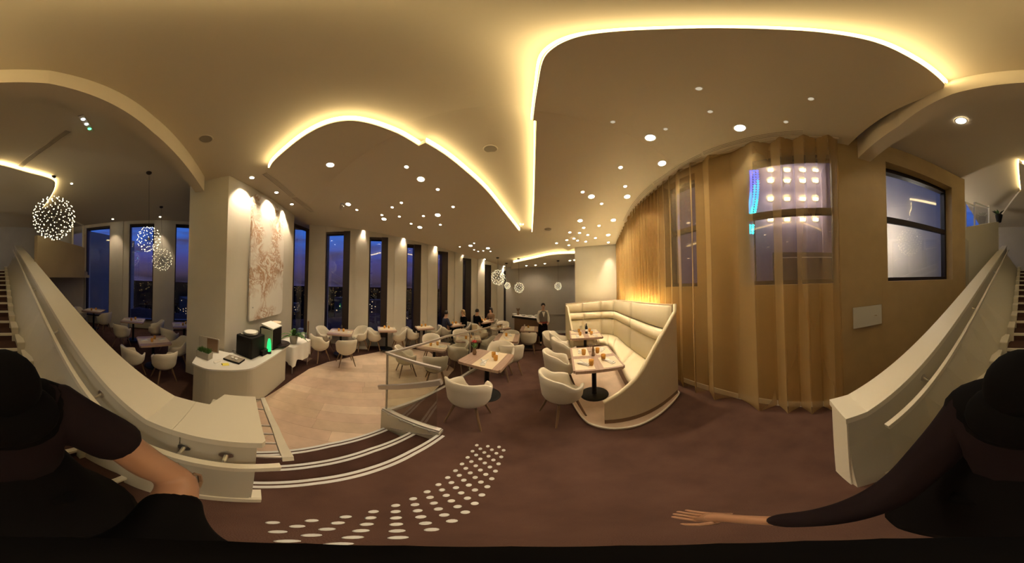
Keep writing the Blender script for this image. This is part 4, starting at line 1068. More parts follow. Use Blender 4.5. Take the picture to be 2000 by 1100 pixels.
ltable(Fc.x, Fc.y, .5, 'table with small lamps and cups near the middle of the room', 'the middle table near the pendants', n=2, seats=[
    (Fc.x - .7, Fc.y - .2, 'cream tub chair at window side of the middle table'), (Fc.x + .1, Fc.y + .75, 'cream tub chair behind the middle table near the pendants')])
# window row
al = math.atan2(Fd.y, Fd.x)
def wrow(px, d, label, short, seats, dz=0):
    a = R((px - 1000) * .18); c = Vector((math.sin(a) * d, math.cos(a) * d)); Lt = .8 if px < 700 else .66; t = table('dining_table', label, c.x, c.y, Lt, .72, al, LOW + dz, [(0, 0, Lt - .02, .4)])
    for k, s in enumerate((-1, 1)):
        item('tumbler', t, s * .08, .05, 'amber tumbler, %s one, on %s' % (('near', 'far')[k], short), 0, 'amber tumblers'); item('napkin', t, s * .27, -.03, 'white napkin, %s one, on %s' % (('near', 'far')[k], short), 1.5, 'napkins with cutlery')
    item('wine_glass', t, 0, .12, 'clear glass standing on %s' % short, 0, 'wine glasses')
    for s, o, lab in seats:
        p = c + Fd * s + Fn * o; chair(p.x, p.y, c, lab, LOW + dz, 1 if px < 700 else .94)
    return t, c
wt1, c1 = wrow(668, 5.5, 'four-seat table by the first wide window column', 'the first window table', [(-.62, .15, 'cream tub chair tucked between first window table and column'), (-.52, -.66, 'cream tub chair of first window table, back to the oak floor'), (.30, -.74, 'cream tub chair of first window table, turned away from oak floor'), (.58, .55, 'cream tub chair of first window table, beside the glass')], .1)
wt2, c2 = wrow(757, 6.05, 'two-seat table by the second window column', 'the second window table', [(-.45, 0, 'cream tub chair at near side of second window table'), (.45, 0, 'cream tub chair at far side of second window table')], .1)
wt3, c3 = wrow(829, 6.45, 'two-seat table by the third window column', 'the third window table', [(-.45, 0, 'cream tub chair at near side of third window table'), (.45, 0, 'cream tub chair at far side of third window table')], .1)
wt4, c4 = wrow(889, 7.0, 'two-seat table where the dark-clothed guests sit', 'the guests table', [(-.46, 0, 'cream tub chair occupied by a guest in dark clothes'), (.46, 0, 'cream tub chair occupied by the blond guest')], .1)
wt5, c5 = wrow(946, 7.7, 'far window table near the corner of the grey wall', 'the far window table', [(-.46, 0, 'cream tub chair at the far window table, near side'), (.46, 0, 'cream tub chair at the far window table by grey wall')], .1)
# rear dining tables (behind the camera, beyond the stairs)
def P_(px, d): a = R((px - 1000) * .18); return (math.sin(a) * d, math.cos(a) * d)
gl = math.atan2(Gd.y, Gd.x)
for px, d, dz, rot, lab, short, seats in (
    (302, 4.45, .0, gl + .3, 'dim table nearest the relief pillar in rear dining area'.replace('nearest', 'close to'), 'the dim table close to pillar', [(263, 3.95, 'dim tub chair by the stair side of the pillar table'), (324, 3.75, 'dim tub chair with back to the balustrade at pillar table'), (350, 4.55, 'dim tub chair between the pillar and the pillar table')]),
    (262, 6.2, .12, gl, 'rear table in front of column under the twin sphere lamps', 'the rear table under twin lamps', [(240, 5.55, 'dim tub chair with back to the stairs at twin lamp table'), (306, 6.0, 'dim tub chair at pillar side of the twin lamp table')]),
    (362, 5.8, .1, gl, 'rear table half hidden by the relief pillar', 'the half hidden rear table', [(334, 5.3, 'dim tub chair at the table half hidden by pillar')]),
    (184, 7.0, .3, gl, 'rear table by window close to the mezzanine wall', 'the rear table by mezzanine', [(204, 6.5, 'dim tub chair at the mezzanine side rear table, window side'), (158, 7.3, 'dim tub chair peeking above the balustrade near mezzanine wall')])):
    x, y = P_(px, d); t = table('dining_table', lab, x, y, .85, .72, rot, LOW + dz, [(0, 0, .83, .4)])
    for k, s in enumerate((-1, 1)):
        item('napkin', t, s * .25, .02, 'white napkin, %s one, on %s' % (('near', 'far')[k], short), .2, 'napkins with cutlery'); item('tumbler', t, s * .06, .1 * s, 'amber tumbler, %s one, on %s' % (('near', 'far')[k], short), 0, 'amber tumblers')
    for cpx, cd, cl in seats:
        cx, cy = P_(cpx, cd); chair(cx, cy, (x, y), cl, LOW + dz)
# ================================================================== DOWNLIGHTS
dl_me = {}
def downlight(px, py, off, label, big=True, lit=True, power=None, z=None, aim=None, group='recessed ceiling downlights', size=R(105), dim=False, r=None, shift=None):
    p = PZ(px, py, z) if z else PC(px, py, off)
    if shift is not None: p = p + Vector((shift[0], shift[1], 0)); p.z = p.z if z else CE(p.y) + off
    r = r or (.066 if big else .026)
    key = (round(r, 3), dim)
    if key not in dl_me:
        a = Lathe([(r, .0), (r * 1.02, -.006), (r * 1.28, -.008), (r * 1.32, 0)], 20); b = Lathe([(0, -.003), (r, -.003)], 20)
        ms = []
        for nm, bm, mm in (('trim_ring', a, M['white']), ('lens', b, M['dimdisc'] if dim else (M['disc'] if big else M['smalldisc']))):
            bmesh.ops.recalc_face_normals(bm, faces=bm.faces); me = bpy.data.meshes.new(nm); bm.to_mesh(me); bm.free(); me.materials.append(mm); ms.append((nm, me))
        dl_me[key] = ms
    t = thing('downlight', label, 'ceiling light', p, 0, group)
    if abs(off) < .5 and not z and p.y > 1.5: t.rotation_euler = (math.atan(-.185), 0, 0)
    for nm, me in dl_me[key]: ob(nm, me, None, t)
    if power:
        l = bpy.data.lights.new('lamp', 'SPOT'); l.energy = power; l.color = WARM; l.spot_size = size; l.spot_blend = .55; l.shadow_soft_size = .05
        lo = bpy.data.objects.new('lamp', l); C.objects.link(lo); lo.parent = t; lo.location = (0, 0, -.03)
        if aim is not None:
            lo.rotation_euler = (Vector(aim)).to_track_quat('-Z', 'Y').to_euler()
    return t
G1 = 'wall washers above the window columns'
washers = [(492, 347, .15, 'wall washer over the plain strip of relief pillar'), (540, 376, .15, 'wall washer over the centre of the marble relief'), (570, 399, .15, 'wall washer over far edge of the marble relief')]
for x, y, o, l in washers:
    downlight(x, y, o, l, True, power=SPOT_W * 3.6, r=.05, size=R(80), aim=(-.30, -.24, -1))
cl = ['first', 'second', 'third', 'fourth', 'fifth', 'sixth', 'seventh']
for k, (x, y) in enumerate([(625, 446), (711, 452), (788, 466), (849, 481), (900, 496), (943, 508), (981, 521)]):
    downlight(x, y, .15, 'wall washer above the %s window column' % cl[k], True, power=SPOT_W * 3.2, group=G1, r=.042, size=R(62), aim=(Fn.x * .10, Fn.y * .10, -1), shift=(-Fn.x * .14, -Fn.y * .14))
for x, y, l in ((222, 430, 'downlight above the pale column near tan mezzanine'), (313, 426, 'downlight above the pale column behind twin sphere lamps')):
    t = downlight(x, y, 0, l, True, power=SPOT_W * 2.0, z=4.59, r=.045, size=R(60), aim=(Gn.x * .1, Gn.y * .1, -1), shift=(-Gn.x * .14, -Gn.y * .14))
L_big = [(645, 322, 'bright oval downlight alone in the window side panel'), (822, 350, 'bright downlight of the pair closest to the window side cove'), (855, 420, 'bright downlight above the fourth window column cluster'), (820, 444, 'bright downlight low in the window side cluster'), (750, 428, 'bright downlight over the second window column'), (680, 399, 'bright downlight beside the glass ornament cluster'), (919, 480, 'bright downlight in the far window side cluster'), (953, 485, 'bright downlight last in the far window side cluster')]
for x, y, l in L_big: downlight(x, y, 0, l, True, power=SPOT_W * (1.1 if y < 470 else .6))
L_small = [(794, 326), (855, 370), (784, 396), (766, 405), (746, 420), (780, 423), (697, 410), (885, 404), (827, 422), (803, 437), (860, 439), (898, 482), (926, 475), (926, 488), (934, 491), (944, 490), (958, 491)]
ORD = 'first second third fourth fifth sixth seventh eighth ninth tenth eleventh twelfth thirteenth fourteenth fifteenth sixteenth seventeenth'.split()
for k, (x, y) in enumerate(sorted(L_small)): downlight(x, y, 0, '%s pinpoint downlight of window side panel counting from relief pillar to far wall' % ORD[k], False, group='pinpoint downlights of window side panel', r=.034 if y < 450 else .03)
R_big = [(1270, 269, 'bright frosted downlight in middle of the curtain side panel'), (1445, 250, 'bright downlight above large curtained window'), (1293, 319, 'bright downlight near the middle air vent'), (1155, 384, 'bright downlight above front booth table'), (1225, 384, 'bright downlight beside the far curtain vent'), (1133, 431, 'bright downlight over rear booth table'), (1198, 430, 'bright downlight near curtain end'), (1188, 459, 'bright downlight just before the pale wall')]
for x, y, l in R_big: downlight(x, y, 0, l, True, power=SPOT_W * (2.2 if 1140 < x < 1240 else 1.1))
downlight(1188, 476, 0, 'wall washer making a scallop on the pale wall', True, power=SPOT_W * 3.0, r=.045, size=R(60), aim=(.08, .12, -1), shift=(-.06, -.10))
R_small = [(1212, 327), (1138, 375), (1221, 364), (1175, 398), (1140, 445), (1170, 441), (1113, 454), (1132, 455), (1121, 466), (1148, 459), (1163, 465), (1107, 469), (1128, 470), (1144, 472), (1087, 475), (1111, 479)]
for k, (x, y) in enumerate(sorted(R_small)): downlight(x, y, 0, '%s pinpoint downlight of curtain side panel counting from straight cove to curtain' % ORD[k], False, group='pinpoint downlights of curtain side panel', r=.034 if y < 400 else .042)
for x, y, l in ((1365, 173, 'dim ceiling pin light above the wide cove curve'), (1387, 218, 'dim ceiling pin light between cove and window'), (1584, 193, 'dim ceiling pin light near the plaster beam'), (1197, 238, 'dim ceiling pin light beside the straight cove'), (1300, 252, 'dim ceiling pin light beside frosted downlight'), (1535, 238, 'bluish dim ceiling sensor light near long vent')):
    downlight(x, y, 0, l, False, dim=True, r=.026)
P3s = [(1028, 519), (1046, 518), (1064, 515), (1113, 509), (1122, 508)]
for k, (x, y) in enumerate(P3s): downlight(x, y, 0, '%s downlight of the far lit panel counting from the window side' % ORD[k], False, group='far panel downlights', r=.05, power=SPOT_W * .35, size=R(95), aim=(0, .35, -1))
downlight(1877, 236, 0, 'single bright downlight above the staircase', True, z=4.59, power=SPOT_W * .8, r=.07, size=R(130))
for x, y, l in ((140, 359, 'small downlight beside the rear cove corner'), (12, 411, 'small downlight deep over the upper stairs')): downlight(x, y, 0, l, False, z=4.59, r=.03, power=SPOT_W * .12)
for x, y, c_, l in ((1019, 437, 'cool_led', 'tiny twin sensor light between the meeting coves'),):
    t = thing('sensor_light', l, 'sensor', PC(x, y, .15)); ob('housing', Lathe([(0, -.02), (.06, -.015), (.07, 0)], 16), M['white'], t)
    for s in (-1, 1): ob('led', Lathe([(0, -.04), (.012, -.03), (.014, -.015)], 10), M['disc'], t, (s * .04, 0, 0))
t = thing('emergency_light', 'ceiling emergency light with one green and two white lamps', 'emergency light', PZ(169, 241, 4.6), R(40))
ob('housing', Box((0, 0, -.012), (.44, .08, .02), bev=.004), M['ceil'], t)
for k, c_ in enumerate(('cool_led', 'cool_led', 'green_led')): ob('led', Lathe([(0, -.045), (.022, -.035), (.028, -.02)], 12), M[c_], t, (.13 - .13 * k, 0, 0))
t = thing('glass_ornament', 'small clear glass ceiling ornament beside the bright downlight', 'ornament', PC(668, 398, 0))
for k in range(5):
    a = k * 1.3; ob('prism', Lathe([(0, -.16 - .02 * k), (.03, -.11), (.012, -.02), (.004, 0)], 6), M['wineglass'], t, (.05 * math.cos(a), .05 * math.sin(a), 0))
ob('mount', Lathe([(0, -.02), (.05, -.015), (.06, 0)], 14), M['steel'], t)
# ================================================================== SPHERE PENDANTS
def pendant(px, py, rpx, cpx, cpy, label, cz_=None, nb=150, d=None):
    c = PZ(cpx, cpy, cz_) if cz_ else PC(cpx, cpy, .0)
    dd = math.hypot(c.x, c.y); s = PD(px, py, dd); r = math.sin(R(rpx * .18)) * (s - Vector((0, 0, CZ))).length
    t = thing('sphere_pendant', label, 'pendant lamp', s, 0, 'spherical pendant lamps with led points')
    ob('canopy', Lathe([(0, -.05), (.05, -.045), (.07, -.02), (.07, 0), (0, 0)], 16), M['bronze'], t, c - s)
    bm = bmesh.new(); tube(bm, [(0, 0, 0), c - s], .004, 5); ob('cord', bm, M['black'], t)
    ob('core', Lathe([(r * .09 * math.sin(a), -r * .09 * math.cos(a)) for a in [math.pi * k / 8 for k in range(9)]], 12), M['steel'], t)
    rb = bmesh.new(); bb = bmesh.new(); g = math.pi * (3 - 5 ** .5); br_ = max(.0095, r * (.027 if r > .4 else .036))
    for i in range(nb):
        z = 1 - 2 * (i + .5) / nb; q = (1 - z * z) ** .5; dv = Vector((q * math.cos(g * i), q * math.sin(g * i), z)); k = r * (.97 if i % 3 else .88)
        tube(rb, [dv * r * .08, dv * k], .0010 + r * .0012, 3, cap=False)
        bmesh.ops.create_icosphere(bb, subdivisions=1, radius=br_, matrix=Matrix.Translation(dv * k))
    o = ob('rod_frame', rb, M['bronze'], t); o['kind'] = 'stuff'
    o = ob('bulb_cluster', bb, M['bulb'], t); o['kind'] = 'stuff'
    return t
pendant(105, 426, 40, 104, 345, 'huge spherical pendant of many led points above the tan mezzanine parapet', 4.6, 210)
pendant(291, 467, 23.5, 291, 337, 'medium spherical led pendant, higher of the two before rear windows', 4.6, 95)
pendant(317, 507, 20.5, 315, 404, 'spherical led pendant, lower of the two before rear windows', 4.6, 85)
pendant(973, 542, 14, 972, 503, 'widest of the far spherical led pendants, before the last columns', None, 95)
pendant(991, 558, 6, 989, 514, 'smallest far spherical pendant beside the widest one', None, 50)
pendant(1014, 562, 9.5, 1013, 505, 'far spherical pendant hanging left over the service counter'.replace('left ', ''), None, 75)
pendant(1090, 559, 7, 1090, 509, 'far spherical pendant alone before the grey wall', None, 60)
# ================================================================== COFFEE COUNTER
topz = .48
CT = [v2(PZ(x, y, topz)) for x, y in [(375, 709), (390, 716), (407, 721), (441, 723), (470, 722.5), (490, 720), (505, 713.5), (530, 698), (561, 677)]]
bk_ = [(-4.15, .42), (-3.60, -.05), (-3.42, -.52), (-3.50, -.80), (-3.60, -1.2)]
ctp = CT + bk_
ctp = smooth_line(CT, 3) + bk_
cc = thing('coffee_counter', 'rounded beige counter with white top built against the relief pillar', 'counter')
cen = Vector((sum(p[0] for p in ctp) / len(ctp), sum(p[1] for p in ctp) / len(ctp)))
def shrink(p, k): q = cen + (Vector(p) - cen) * k; return (q.x, q.y)
ob('body', slab([shrink(p, .965) for p in ctp], LOW, topz - .03), M['beige'], cc)
ob('countertop', slab(ctp, topz - .03, topz), M['white'], cc)
ob('plinth', slab([shrink(p, .955) for p in ctp], LOW, LOW + .08), M['skirt'], cc)
pd_ = math.atan2(PCn[1] - PB[1], PCn[0] - PB[0])   # direction along the pillar face
def at(px, py, z=topz): return PZ(px, py, z)
# black coffee machine
p = at(493, 696); t = thing('coffee_machine', 'black boxy coffee machine with a stack of white plates on top', 'coffee machine', (p.x - .12, p.y - .05, topz), pd_); t.scale = (1.25, 1.15, 1.25)
ob('body', Box((0, 0, .17), (.34, .38, .34), bev=.02), M['black'], t); ob('front_panel', Box((-.03, .196, .2), (.2, .012, .16), bev=.003), M['bronze'], t)
ob('drip_tray', Box((-.05, .24, .02), (.24, .1, .03), bev=.004), M['steel'], t); ob('spout', Lathe([(.03, .12), (.035, .16), (.03, .2)], 12), M['steel'], t, (-.05, .21, 0))
ob('status_light', Box((.1, .204, .28), (.05, .008, .03)), emis('violet_led', (.15, .05, 1), 1.6), t)
for k in range(4):
    q = thing('plate', ('lowest', 'second', 'third', 'topmost')[k] + ' white plate stacked on the black coffee machine', 'plate', (p.x - .12, p.y - .05, topz + .427 + k * .013), 0, 'white plates on coffee machine')
    ob('dish', Lathe([(0, .004), (.1, .004), (.155, .017), (.157, .02), (.1, .009), (0, .009)], 28), M['white'], q, sm=True)
# second machine
p = at(528, 683); t = thing('espresso_machine', 'dark espresso machine with sloping white lid and grey side', 'coffee machine', (p.x - .2, p.y + .02, topz), pd_); t.scale = (1.15, 1.15, 1.2)
ob('body', Box((0, 0, .2), (.32, .34, .40), bev=.015), M['black'], t); ob('side_panel', Box((-.168, -.02, .2), (.012, .28, .36)), M['stone'], t)
ob('lid', Box((0, -.02, .425), (.34, .3, .03), rot=Matrix.Rotation(.18, 3, 'X'), bev=.006), M['white'], t)
bx = bmesh.new(); box(bx, (0, .2, .15), (.22, .08, .03)); ob('drip_tray', bx, M['steel'], t)
g_ = at(522, 688); t = thing('green_bottle', 'tall glowing green bottle shaped lamp between the coffee machines', 'lamp', (g_.x + .06, g_.y + .03, topz))
ob('glow_body', Lathe([(0, .05), (.042, .05), (.048, .08), (.042, .22), (.03, .29), (.022, .32), (0, .325)], 16), emis('green_glow', (.03, 1, .22), 1.3), t, sm=True)
ob('foot', Lathe([(0, .0), (.055, 0), (.05, .05), (0, .05)], 16), M['black'], t)
# toaster, bowls behind
p = at(488, 676); t = thing('toaster', 'brushed toaster near the bottom of marble relief', 'toaster', (p.x - .5, p.y + .42, topz), pd_)
ob('body', Box((0, 0, .28), (.3, .2, .2), bev=.03), M['steel'], t); ob('stand', Box((0, 0, .09), (.34, .24, .18), bev=.01), M['black'], t); ob('lever', Box((.16, 0, .3), (.02, .03, .015)), M['black'], t)
for k, s in enumerate((-.04, .04)): ob('slot', Box((0, s, .381), (.22, .02, .003)), M['black'], t)
p = at(512, 668); t = thing('wooden_bowl', 'pale round wooden lid propped behind the espresso machine', 'bowl', (p.x - .42, p.y + .42, topz + .0))
ob('stand', Box((0, 0, .16), (.2, .2, .32), rz=pd_, bev=.01), M['black'], t)
ob('dish', Lathe([(0, .335), (.05, .33), (.1, .36), (.13, .42), (.125, .42), (.09, .365), (0, .345)], 22), M['inlay'], t, sm=True)
p = at(462, 690); t = thing('paper_cup', 'stack of white paper cups behind black coffee machine', 'cup', (-3.45, -.25, topz))
ob('cup', Lathe([(0, .32), (.03, .32), (.045, .43), (.045, .44), (.03, .44)], 16), M['white'], t, sm=True); ob('riser', Box((0, 0, .16), (.12, .12, .32), bev=.01), M['black'], t)
# trays
p = at(457, 704); t = thing('serving_tray', 'flat black tray holding two small white cups', 'tray', (p.x, p.y, topz), pd_ + .25)
ob('tray_base', Box((0, 0, .02), (.22, .36, .03), bev=.006), M['black'], t); ob('tray_rim', Box((0, -.0, .037), (.2, .34, .006)), M['grille'], t)
for k, s in enumerate((-.03, .05)):
    q = thing('espresso_cup', ('white espresso cup on the black tray, pillar side', 'white espresso cup on the black tray, edge side')[k], 'cup', (p.x + .05 * k, p.y + s, topz + .04), 0, 'espresso cups')
    ob('cup_bowl', Lathe([(0, 0), (.018, 0), (.03, .03), (.027, .03), (.016, .006), (0, .005)], 14), M['white'], q, sm=True); ob('handle', Box((.034, 0, .018), (.012, .006, .016)), M['white'], q)
p = at(440, 712); t = thing('yellow_card', 'small yellow card lying on the white counter', 'card', (p.x, p.y, topz), .4)
ob('card', Box((0, 0, .003), (.10, .13, .006)), M['yellow'], t); ob('clip', Box((0, -.06, .008), (.05, .015, .006)), M['black'], t)
p = at(550, 680); t = thing('round_tray', 'round black tray near the far end of the counter', 'tray', (p.x - .1, p.y - .0, topz))
ob('tray_disc', Lathe([(0, .07), (.2, .07), (.215, .085), (.22, .085), (.205, .06), (.06, .055), (.05, 0), (0, 0)], 32), M['bronze'], t, sm=True)
p = at(520, 690); t = thing('black_box', 'low black storage box beside the green lamp', 'box', (p.x + .02, p.y - .12, topz), pd_)
ob('box_body', Box((0, 0, .05), (.2, .26, .1), bev=.008), M['black'], t); ob('box_lid', Box((0, 0, .105), (.21, .27, .012), bev=.003), M['bronze'], t)
# planter with herbs and framed picture
p = PZ(395, 703, topz); t = thing('herb_planter', 'pale rectangular planter filled with green herbs on the counter', 'planter', (p.x - .12, p.y, topz), pd_ - 1.25)
pl_ = bmesh.new(); box(pl_, (0, 0, .065), (.30, .14, .13), taper=1.06); ob('trough', pl_, M['stone'], t)
bm = bmesh.new(); rnd = random.Random(3)
for k in range(420):
    x, y = rnd.uniform(-.14, .14), rnd.uniform(-.06, .06); h = rnd.uniform(.03, .085); a = rnd.uniform(0, 6.28); s = .006
    b0 = Vector((x, y, .12)); tip = b0 + Vector((rnd.uniform(-.03, .03), rnd.uniform(-.03, .03), h)); n = Vector((math.cos(a), math.sin(a), 0)) * s
    bm.faces.new([bm.verts.new(v) for v in (b0 + n, tip + n * .6, tip - n * .6, b0 - n)])
o = ob('herb_leaves', bm, M['leaf'], t); o['kind'] = 'stuff'
p = PZ(418, 700, topz); t = thing('picture_frame', 'framed dark and grey card leaning on the pillar behind herbs', 'picture frame', (-3.40, -.98, topz), R(76))
ob('frame', Box((0, 0, .15), (.50, .02, .30), bev=.004), M['stone'], t); ob('dark_half', Box((.10, 0, .15), (.26, .034, .27)), M['skirt'], t); ob('grey_half', Box((-.14, 0, .15), (.20, .030, .27)), M['greywall'], t)
p = PZ(424, 707, topz); t = thing('paper_slip', 'crumpled white paper on the counter beside planter', 'paper', (p.x, p.y, topz), .5)
ob('sheet', Box((0, 0, .012), (.07, .12, .02), rot=Matrix.Rotation(.15, 3, 'X'), bev=.004), M['linen'], t); ob('fold', Box((.04, -.04, .008), (.05, .05, .014), rz=.5), M['white'], t)
# ---- small table with white cloth
q4 = [PZ(567, 678, .39), PZ(601, 663, .39), PZ(577, 658, .39), PZ(549, 669, .39)]
cc_ = sum(q4, Vector()) / 4; ax = (q4[1] - q4[0]); rz4 = math.atan2(ax.y, ax.x); L4 = ax.length; W4 = .6
t = thing('side_table', 'small serving table under a white cloth at the end of coffee counter', 'table', (cc_.x - .05, cc_.y, LOW), rz4)
ob('tabletop', Box((0, 0, .77), (L4, W4, .025)), M['white'], t)
for sx in (-1, 1):
    for sy in (-1, 1):
        bm = bmesh.new(); tube(bm, [(sx * (L4 / 2 - .05), sy * (W4 / 2 - .05), .76), (sx * (L4 / 2 - .05), sy * (W4 / 2 - .05), 0)], .016, 8); ob('leg', bm, M['steel'], t)
cl_ = thing('tablecloth', 'white cloth hanging from the small serving table beside counter', 'tablecloth', (cc_.x - .05, cc_.y, LOW), rz4)
bm = bmesh.new(); hx, hy = L4 / 2 + .012, W4 / 2 + .012; per = []
for (x0, y0, x1, y1) in ((-hx, -hy, hx, -hy), (hx, -hy, hx, hy), (hx, hy, -hx, hy), (-hx, hy, -hx, -hy)):
    for k in range(14): per.append((x0 + (x1 - x0) * k / 14, y0 + (y1 - y0) * k / 14))
rows = []
for i, (x, y) in enumerate(per):
    nrm = Vector((x / hx if abs(abs(x) - hx) < .01 else 0, y / hy if abs(abs(y) - hy) < .01 else 0, 0)); wv = .012 * math.sin(i * 1.3)
    rows.append([bm.verts.new(Vector((x, y, .787))), bm.verts.new(Vector((x, y, .76)) + nrm * .008), bm.verts.new(Vector((x, y, .55)) + nrm * (.015 + wv)), bm.verts.new(Vector((x, y, .34 + .05 * math.sin(i * .55) - (.1 if i % 14 < 2 else 0))) + nrm * (.02 + wv * 2))])
for i in range(len(rows)):
    A, B = rows[i], rows[(i + 1) % len(rows)]
    for k in range(3): bm.faces.new((A[k], A[k + 1], B[k + 1], B[k]))
bm.faces.new([r[0] for r in rows]); ob('cloth', bm, M['linen'], cl_, sm=True)
# potted plant
p = PZ(572, 672, .39); t = thing('potted_plant', 'leafy green plant in a grey pot on the white cloth table', 'plant', (p.x - .02, p.y + .02, .402)); t.scale = (1.45, 1.45, 1.45)
ob('pot', Lathe([(0, 0), (.06, 0), (.085, .16), (.078, .16), (.07, .14), (0, .14)], 18), M['stone'], t, sm=True)
rnd = random.Random(11)
for k in range(22):
    a = rnd.uniform(0, 6.28); el_ = rnd.uniform(.3, 1.3); Ln = rnd.uniform(.2, .38); wd = rnd.uniform(.022, .04)
    bm = bmesh.new(); d = Vector((math.cos(a) * math.cos(el_), math.sin(a) * math.cos(el_), math.sin(el_))); sd = Vector((-math.sin(a), math.cos(a), 0)); pr = None
    for j in range(6):
        u = j / 5; c0 = Vector((0, 0, .13)) + d * Ln * u + Vector((0, 0, -.16 * u * u * Ln / .3)); w_ = wd * math.sin(math.pi * min(.98, .08 + u * .9)); row = [bm.verts.new(c0 + sd * w_), bm.verts.new(c0 + Vector((0, 0, -.008))), bm.verts.new(c0 - sd * w_)]
        if pr:
            for q in (0, 1): bm.faces.new((pr[q], pr[q + 1], row[q + 1], row[q]))
        pr = row
    ob('leaf', bm, M['leaf'], t, sm=True)
p = PZ(591, 661, .39); t = thing('white_jug', 'small white jug at the far corner of cloth table', 'jug', (p.x - .04, p.y + .02, .402))
ob('jug_body', Lathe([(0, 0), (.05, 0), (.065, .05), (.05, .1), (.04, .13), (.05, .15), (.045, .15), (.035, .13), (0, .12)], 16), M['white'], t, sm=True)
bm = bmesh.new(); tube(bm, [(.045, 0, .13), (.09, 0, .11), (.09, 0, .06), (.06, 0, .04)], .008, 6); ob('handle', bm, M['white'], t)
p = PD(601, 676, 5.15); t = thing('room_divider', 'thin brown glass edge post standing behind cloth table', 'divider', (p.x, p.y, LOW), rz4)
ob('post', Box((0, 0, .62), (.035, .035, 1.24), bev=.004), M['skirt'], t); ob('foot', Box((0, 0, .01), (.3, .2, .02), bev=.004), M['skirt'], t)
# ================================================================== SERVICE COUNTER AT THE FAR END
A = PD(1007, 622, 7.8); B = PD(1060, 630, 7.1); d = Vector((B.x - A.x, B.y - A.y)); Ls = d.length; rs = math.atan2(d.y, d.x); mid = (A + B) / 2
t = thing('service_counter', 'dark fronted service counter with pale top before the grey wall', 'counter', (mid.x, mid.y + .2, LOW), rs)
ob('counter_top', Box((0, 0, 1.05), (Ls, .55, .04), bev=.004), M['linen'], t); ob('front_edge', Box((0, -.285, 1.03), (Ls, .02, .09)), M['black'], t); ob('cabinet', Box((0, .03, .5), (Ls * .92, .42, 1.0)), M['skirt'], t)
for k, (x, nm, lab) in enumerate(((-.75, 'b', 'white serving dish on service counter, window end'), (-.25, 'b', 'steel serving dish on the service counter centre'), (.1, 'b', 'white serving dish nearest the waiter on counter'.replace('nearest', 'close to')), (.45, 'b', 'stack of pale plates behind the waiter on counter'))):
    c, s = math.cos(rs), math.sin(rs); q = thing('serving_dish', lab, 'dish', (mid.x + c * x, mid.y + .2 + s * x, LOW + 1.07), rs, 'dishes on the service counter')
    ob('dish', Lathe([(0, 0), (.07, 0), (.12, .05), (.125, .05), (.08, .012), (0, .01)], 18), M['white'] if k != 1 else M['steel'], q, sm=True)
    if k == 3: ob('lid', Lathe([(.12, .052), (.1, .09), (.03, .12), (0, .122)], 18), M['white'], q, sm=True)
q = thing('dried_arrangement', 'brown dried flower arrangement on the service counter', 'flowers', (mid.x - math.cos(rs) * .55, mid.y + .3 - math.sin(rs) * .55, LOW + 1.07))
ob('vase', Lathe([(0, 0), (.05, 0), (.06, .08), (.03, .14), (.035, .15)], 14), M['chairleg'], q, sm=True)
bm = bmesh.new()
for k in range(24):
    a = k * 2.4; bmesh.ops.create_icosphere(bm, subdivisions=1, radius=.03, matrix=Matrix.Translation((.07 * math.cos(a) * (k % 3) / 2, .07 * math.sin(a) * (k % 3) / 2, .18 + .012 * (k % 9))))
ob('bloom', bm, M['skirt'], q)
# planter figure on the stair parapet
p = Vector((QA.x * .32 + QB.x * .68 + qn.x * .05, QA.y * .32 + QB.y * .68, 0)); p = PV(1951, 437, QA, QB)
t = thing('dark_urn', 'dark urn with trailing plant on the beige stair parapet', 'urn', (p.x, p.y, tz(p.x, p.y) - .02))
ob('urn_body', Lathe([(0, 0), (.09, 0), (.1, .03), (.14, .2), (.15, .28), (.12, .3), (0, .29)], 16), M['black'], t, sm=True)
rnd = random.Random(4)
for k in range(9):
    a = rnd.uniform(0, 6.28); bm = bmesh.new(); d = Vector((math.cos(a), math.sin(a), .6)); s = Vector((-d.y, d.x, 0)) * .05; b0 = Vector((0, 0, .28))
    bm.faces.new([bm.verts.new(v) for v in (b0, b0 + d * .14 + s, b0 + d * .3 + Vector((0, 0, -.05)), b0 + d * .14 - s)]); ob('leaf', bm, M['black'] if k % 3 else M['leaf'], t)
